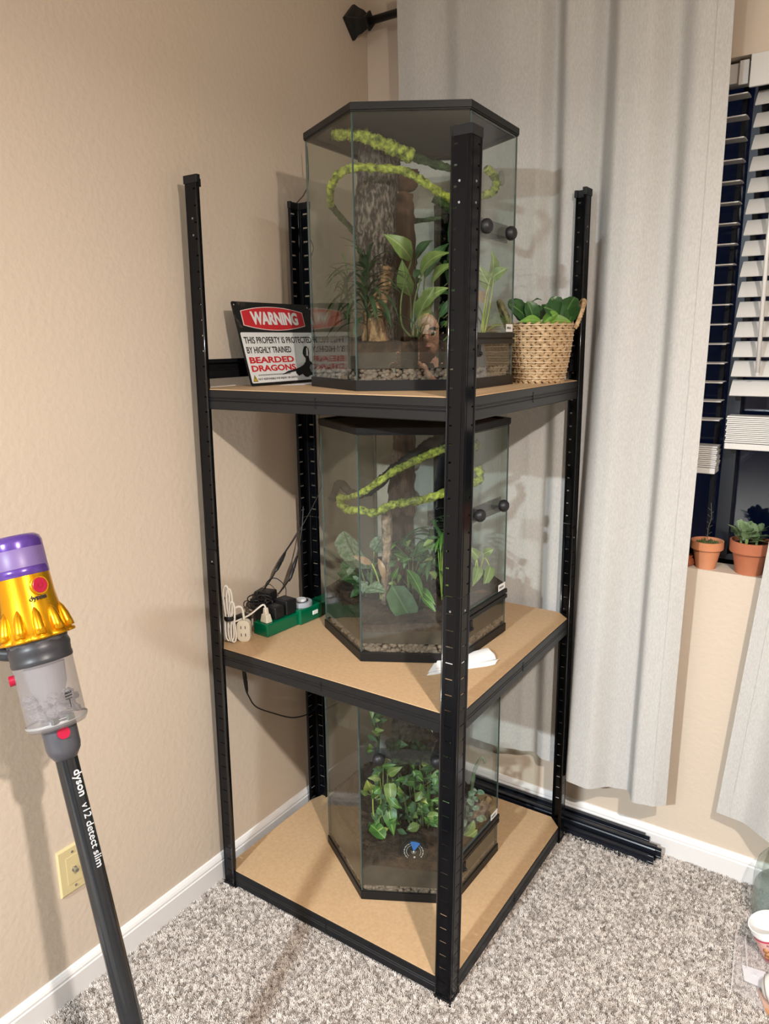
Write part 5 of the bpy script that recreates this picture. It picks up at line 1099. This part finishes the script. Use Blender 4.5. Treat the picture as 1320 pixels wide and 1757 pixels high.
b = MB(); b.tube([(1.222, -.232, .020), (1.232, -.32, .022), (1.242, -.410, .020)], .0012, n=5); b.tube([(1.243, -.232, .021), (1.262, -.33, .024)], .0018, n=5); b.build('seam', mat('film_edge', (.75, .70, .70), .3, alpha=.6), bg)
def flat_card(name, label, cat, pts, z, th, m):
    b = MB(); b.prism(pts, z, z+th); o = b.build(name, m, None, loc=(pts[0][0], pts[0][1], z)); tag(o, label, cat); return o
flat_card('white_card', 'small translucent white card inside the clear bag', 'card', [(1.250, -.322), (1.262, -.366), (1.312, -.366), (1.300, -.315)], .0155, .0015, mat('card_white', (.66, .67, .70), .4))
b = MB(); b.lathe([(.004, .0), (.008, .0), (.008, .002), (.004, .002)], n=20, T=Matrix.Translation((1.279, -.335, .0172))); tag(b.build('plastic_ring', mat('card_white', (.66, .67, .70), .4), None, loc=(1.279, -.335, .0172)), 'small white plastic ring on top of the white card', 'ring')
b = MB()
bl = MB(); bl.lathe([(.001, -.034), (.018, -.030), (.030, -.016), (.034, 0), (.030, .016), (.018, .030), (.001, .034)], n=28, T=Matrix.Translation((1.330, -.385, .045)))
rl = bl.build('ribbon_roll', mat('cream_ribbon', (.68, .64, .60), .6), None, smooth=True, loc=(1.330, -.385, .045)); tag(rl, 'round cream roll with grey stripes at the right edge of the carpet', 'roll')
for k_ in range(4):
    b = MB(); b.lathe([(.0345*math.cos(.35*(k_-1.5)), .034*math.sin(.42*(k_-1.5))), (.0350*math.cos(.35*(k_-1.5)+.06), .0345*math.sin(.42*(k_-1.5)+.06))], n=28, T=Matrix.Translation((1.330, -.385, .045)) @ Matrix.Rotation(1.2, 4, 'Y')); b.build('stripe', mat('ribbon_stripe', (.20, .16, .16), .6), rl, solid=.0006)
flat_card('wooden_offcut', 'orange-brown wooden strip poking out under the plastic bag', 'wood', [(1.290, -.372), (1.312, -.422), (1.42, -.54), (1.45, -.50)], .010, .006, mat('orange_wood', (.45, .20, .09), .6, vary=(.52, .26, .12), vscale=20))

# ------------------------------------------------------------------ photographer behind the camera (seen mirrored in the front glass)
def skin_mesh(joints, edges, sub=2):
    me = bpy.data.meshes.new('sk'); me.from_pydata([j[0] for j in joints], edges, []); o = bpy.data.objects.new('sk', me); C.objects.link(o)
    o.modifiers.new('skin', 'SKIN'); 
    lay = me.skin_vertices[0].data if me.skin_vertices else None
    if lay is None:
        bm = bmesh.new(); bm.from_mesh(me); bm.verts.layers.skin.verify(); bm.to_mesh(me); bm.free(); lay = me.skin_vertices[0].data
    for i, j in enumerate(joints): lay[i].radius = (j[1], j[1] if len(j) < 3 else j[2]); lay[i].use_root = (i == 0)
    md = o.modifiers.new('sub', 'SUBSURF'); md.levels = sub; md.render_levels = sub
    bpy.context.view_layer.update(); dg = bpy.context.evaluated_depsgraph_get(); r = bpy.data.meshes.new_from_object(o.evaluated_get(dg)); bpy.data.objects.remove(o); return r
ps_ = thing('person', 'person in a dark t-shirt holding up a black phone, mirrored in the top terrarium', 'person', (1.66, -2.27, .012))
fw = Vector((-.56, .83, 0)).normalized(); rt = Vector((.83, .56, 0)).normalized(); P0 = Vector((1.665, -2.275, 0))
def PB(r, f, z): return tuple(P0+rt*r+fw*f+Vector((0, 0, z)))
camp = Vector((1.38947, -1.98743, 1.44110)); Fc_ = Vector((math.sin(-.59659)*math.cos(-.22414), math.cos(-.59659)*math.cos(-.22414), math.sin(-.22414)))
Rc_ = Vector((math.cos(-.59659), -math.sin(-.59659), 0)); Uc_ = Rc_.cross(Fc_); pc = camp-Fc_*.012-Uc_*.055
wR = pc+Rc_*.055-Uc_*.085-Fc_*.035; wL = pc-Rc_*.075-Uc_*.080-Fc_*.035
J = [(PB(0, 0, .90), .125), (PB(0, 0, 1.03), .115), (PB(0, -.01, 1.18), .13), (PB(0, -.01, 1.28), .085), (PB(0, .02, 1.345), .05), (PB(0, .03, 1.39), .048),
     (PB(.165, -.01, 1.275), .058), (PB(.235, .05, 1.04), .045), (tuple(wR-Uc_*.01), .026), (tuple(wR+Uc_*.04-Rc_*.01), .030),
     (PB(-.165, -.01, 1.275), .058), (PB(-.245, .06, 1.05), .045), (tuple(wL-Uc_*.01), .026), (tuple(wL+Uc_*.04+Rc_*.01), .030),
     (PB(.09, 0, .82), .09), (PB(.11, .03, .46), .062), (PB(.12, -.01, .10), .042), (PB(.12, .12, .045), .035),
     (PB(-.09, 0, .82), .09), (PB(-.11, .03, .46), .062), (PB(-.12, -.01, .10), .042), (PB(-.12, .12, .045), .035)]
E_ = [(0, 1), (1, 2), (2, 3), (3, 4), (4, 5), (3, 6), (6, 7), (7, 8), (8, 9), (3, 10), (10, 11), (11, 12), (12, 13), (0, 14), (14, 15), (15, 16), (16, 17), (0, 18), (18, 19), (19, 20), (20, 21)]
bme = skin_mesh(J, E_)
M_skin = mat('skin', (.48, .25, .16), .5, subs=.1); M_tee = mat('dark_tshirt', (.018, .018, .022), .8); M_jean = mat('dark_trousers', (.025, .03, .045), .85); M_hair = mat('dark_brown_hair', (.05, .03, .02), .6)
for m in (M_tee, M_skin, M_jean): bme.materials.append(m)
for p in bme.polygons:
    c = p.center; rel = c-P0; rr_ = rel.dot(rt); ff = rel.dot(fw)
    p.material_index = 2 if c.z < .93 else (1 if (ff > .10 or c.z > 1.335) else 0); p.use_smooth = True
bme.transform(Matrix.Translation(-world_loc(ps_))); bo = bpy.data.objects.new('body', bme); C.objects.link(bo); bo.parent = ps_
for side, wst in ((1, wR), (-1, wL)):
    palm_ = wst+Uc_*.045-Rc_*.008*side
    for i, ln in enumerate((.95, 1.05, 1.0, .8)):
        b0 = palm_+Uc_*(.034-.019*i)-Rc_*.012*side; kn = b0+Fc_*.012-Rc_*.002*side+Rc_*.018*side*0; b1 = b0+Rc_*(-.006*side)+Fc_*.026*ln; b2 = b1-Rc_*.024*side*ln+Fc_*.006; b3 = b2-Rc_*.016*side*ln
        fm = skin_mesh([(tuple(b0), .0095), (tuple(b1), .0085), (tuple(b2), .0078), (tuple(b3), .0065)], [(0, 1), (1, 2), (2, 3)], 1); fm.materials.append(M_skin); fm.transform(Matrix.Translation(-world_loc(ps_))); fo = bpy.data.objects.new('finger', fm); C.objects.link(fo); fo.parent = ps_
    t0_ = palm_-Uc_*.015; fm = skin_mesh([(tuple(t0_), .012), (tuple(t0_-Rc_*.022*side-Fc_*.004+Uc_*.012), .010), (tuple(t0_-Rc_*.040*side+Uc_*.032), .0085)], [(0, 1), (1, 2)], 1); fm.materials.append(M_skin); fm.transform(Matrix.Translation(-world_loc(ps_))); fo = bpy.data.objects.new('thumb', fm); C.objects.link(fo); fo.parent = ps_
hc = P0+fw*.045+Vector((0, 0, 1.475)); HM = Matrix((rt, fw, Vector((0, 0, 1)))).transposed()
b = MB(); b.ball(hc, (.074, .093, .115), sub=3, M=HM); b.ball(hc+HM @ Vector((0, .03, -.055)), (.052, .058, .058), sub=3, M=HM)
b.ball(hc+HM @ Vector((0, .095, -.022)), (.013, .020, .020), sub=2, M=HM); b.ball(hc+HM @ Vector((0, .093, -.003)), (.008, .012, .024), sub=2, M=HM)
for sx_ in (-1, 1): b.ball(hc+HM @ Vector((.074*sx_, .0, -.012)), (.010, .018, .030), sub=2, M=HM)
b.build('head', M_skin, ps_, smooth=True)
for sx_ in (-1, 1):
    b = MB(); b.ball(hc+HM @ Vector((.031*sx_, .080, .005)), (.0115, .010, .0065), sub=2, M=HM); eo = b.build('eye', mat('eye_white', (.7, .68, .65), .3), ps_, smooth=True)
    b = MB(); b.ball(hc+HM @ Vector((.031*sx_, .0885, .005)), (.005, .004, .005), sub=2, M=HM); b.build('iris', mat('iris_dark', (.03, .02, .012), .2), eo, smooth=True)
    b = MB(); b.tube([hc+HM @ Vector((.015*sx_, .090, .024)), hc+HM @ Vector((.032*sx_, .088, .029)), hc+HM @ Vector((.050*sx_, .074, .022))], .0032, n=6); b.build('eyebrow', M_hair, ps_, smooth=True)
b = MB(); b.ball(hc+HM @ Vector((0, .086, -.056)), (.024, .008, .007), sub=2, M=HM); b.build('mouth', mat('lips', (.45, .16, .14), .4), ps_, smooth=True)
b = MB(); b.ball(hc+HM @ Vector((0, -.016, .022)), (.082, .094, .108), sub=3, M=HM); b.build('hair', M_hair, ps_, smooth=True)
phn = thing('phone', 'black phone held up in front of the photographer, taking the picture', 'phone', pc)
b = MB(); b.box(pc, (.072, .008, .150), M=Matrix((Rc_, Fc_, Uc_)).transposed()); b.build('case', mat('phone_black', (.01, .01, .011), .3), phn, bevel=.003)
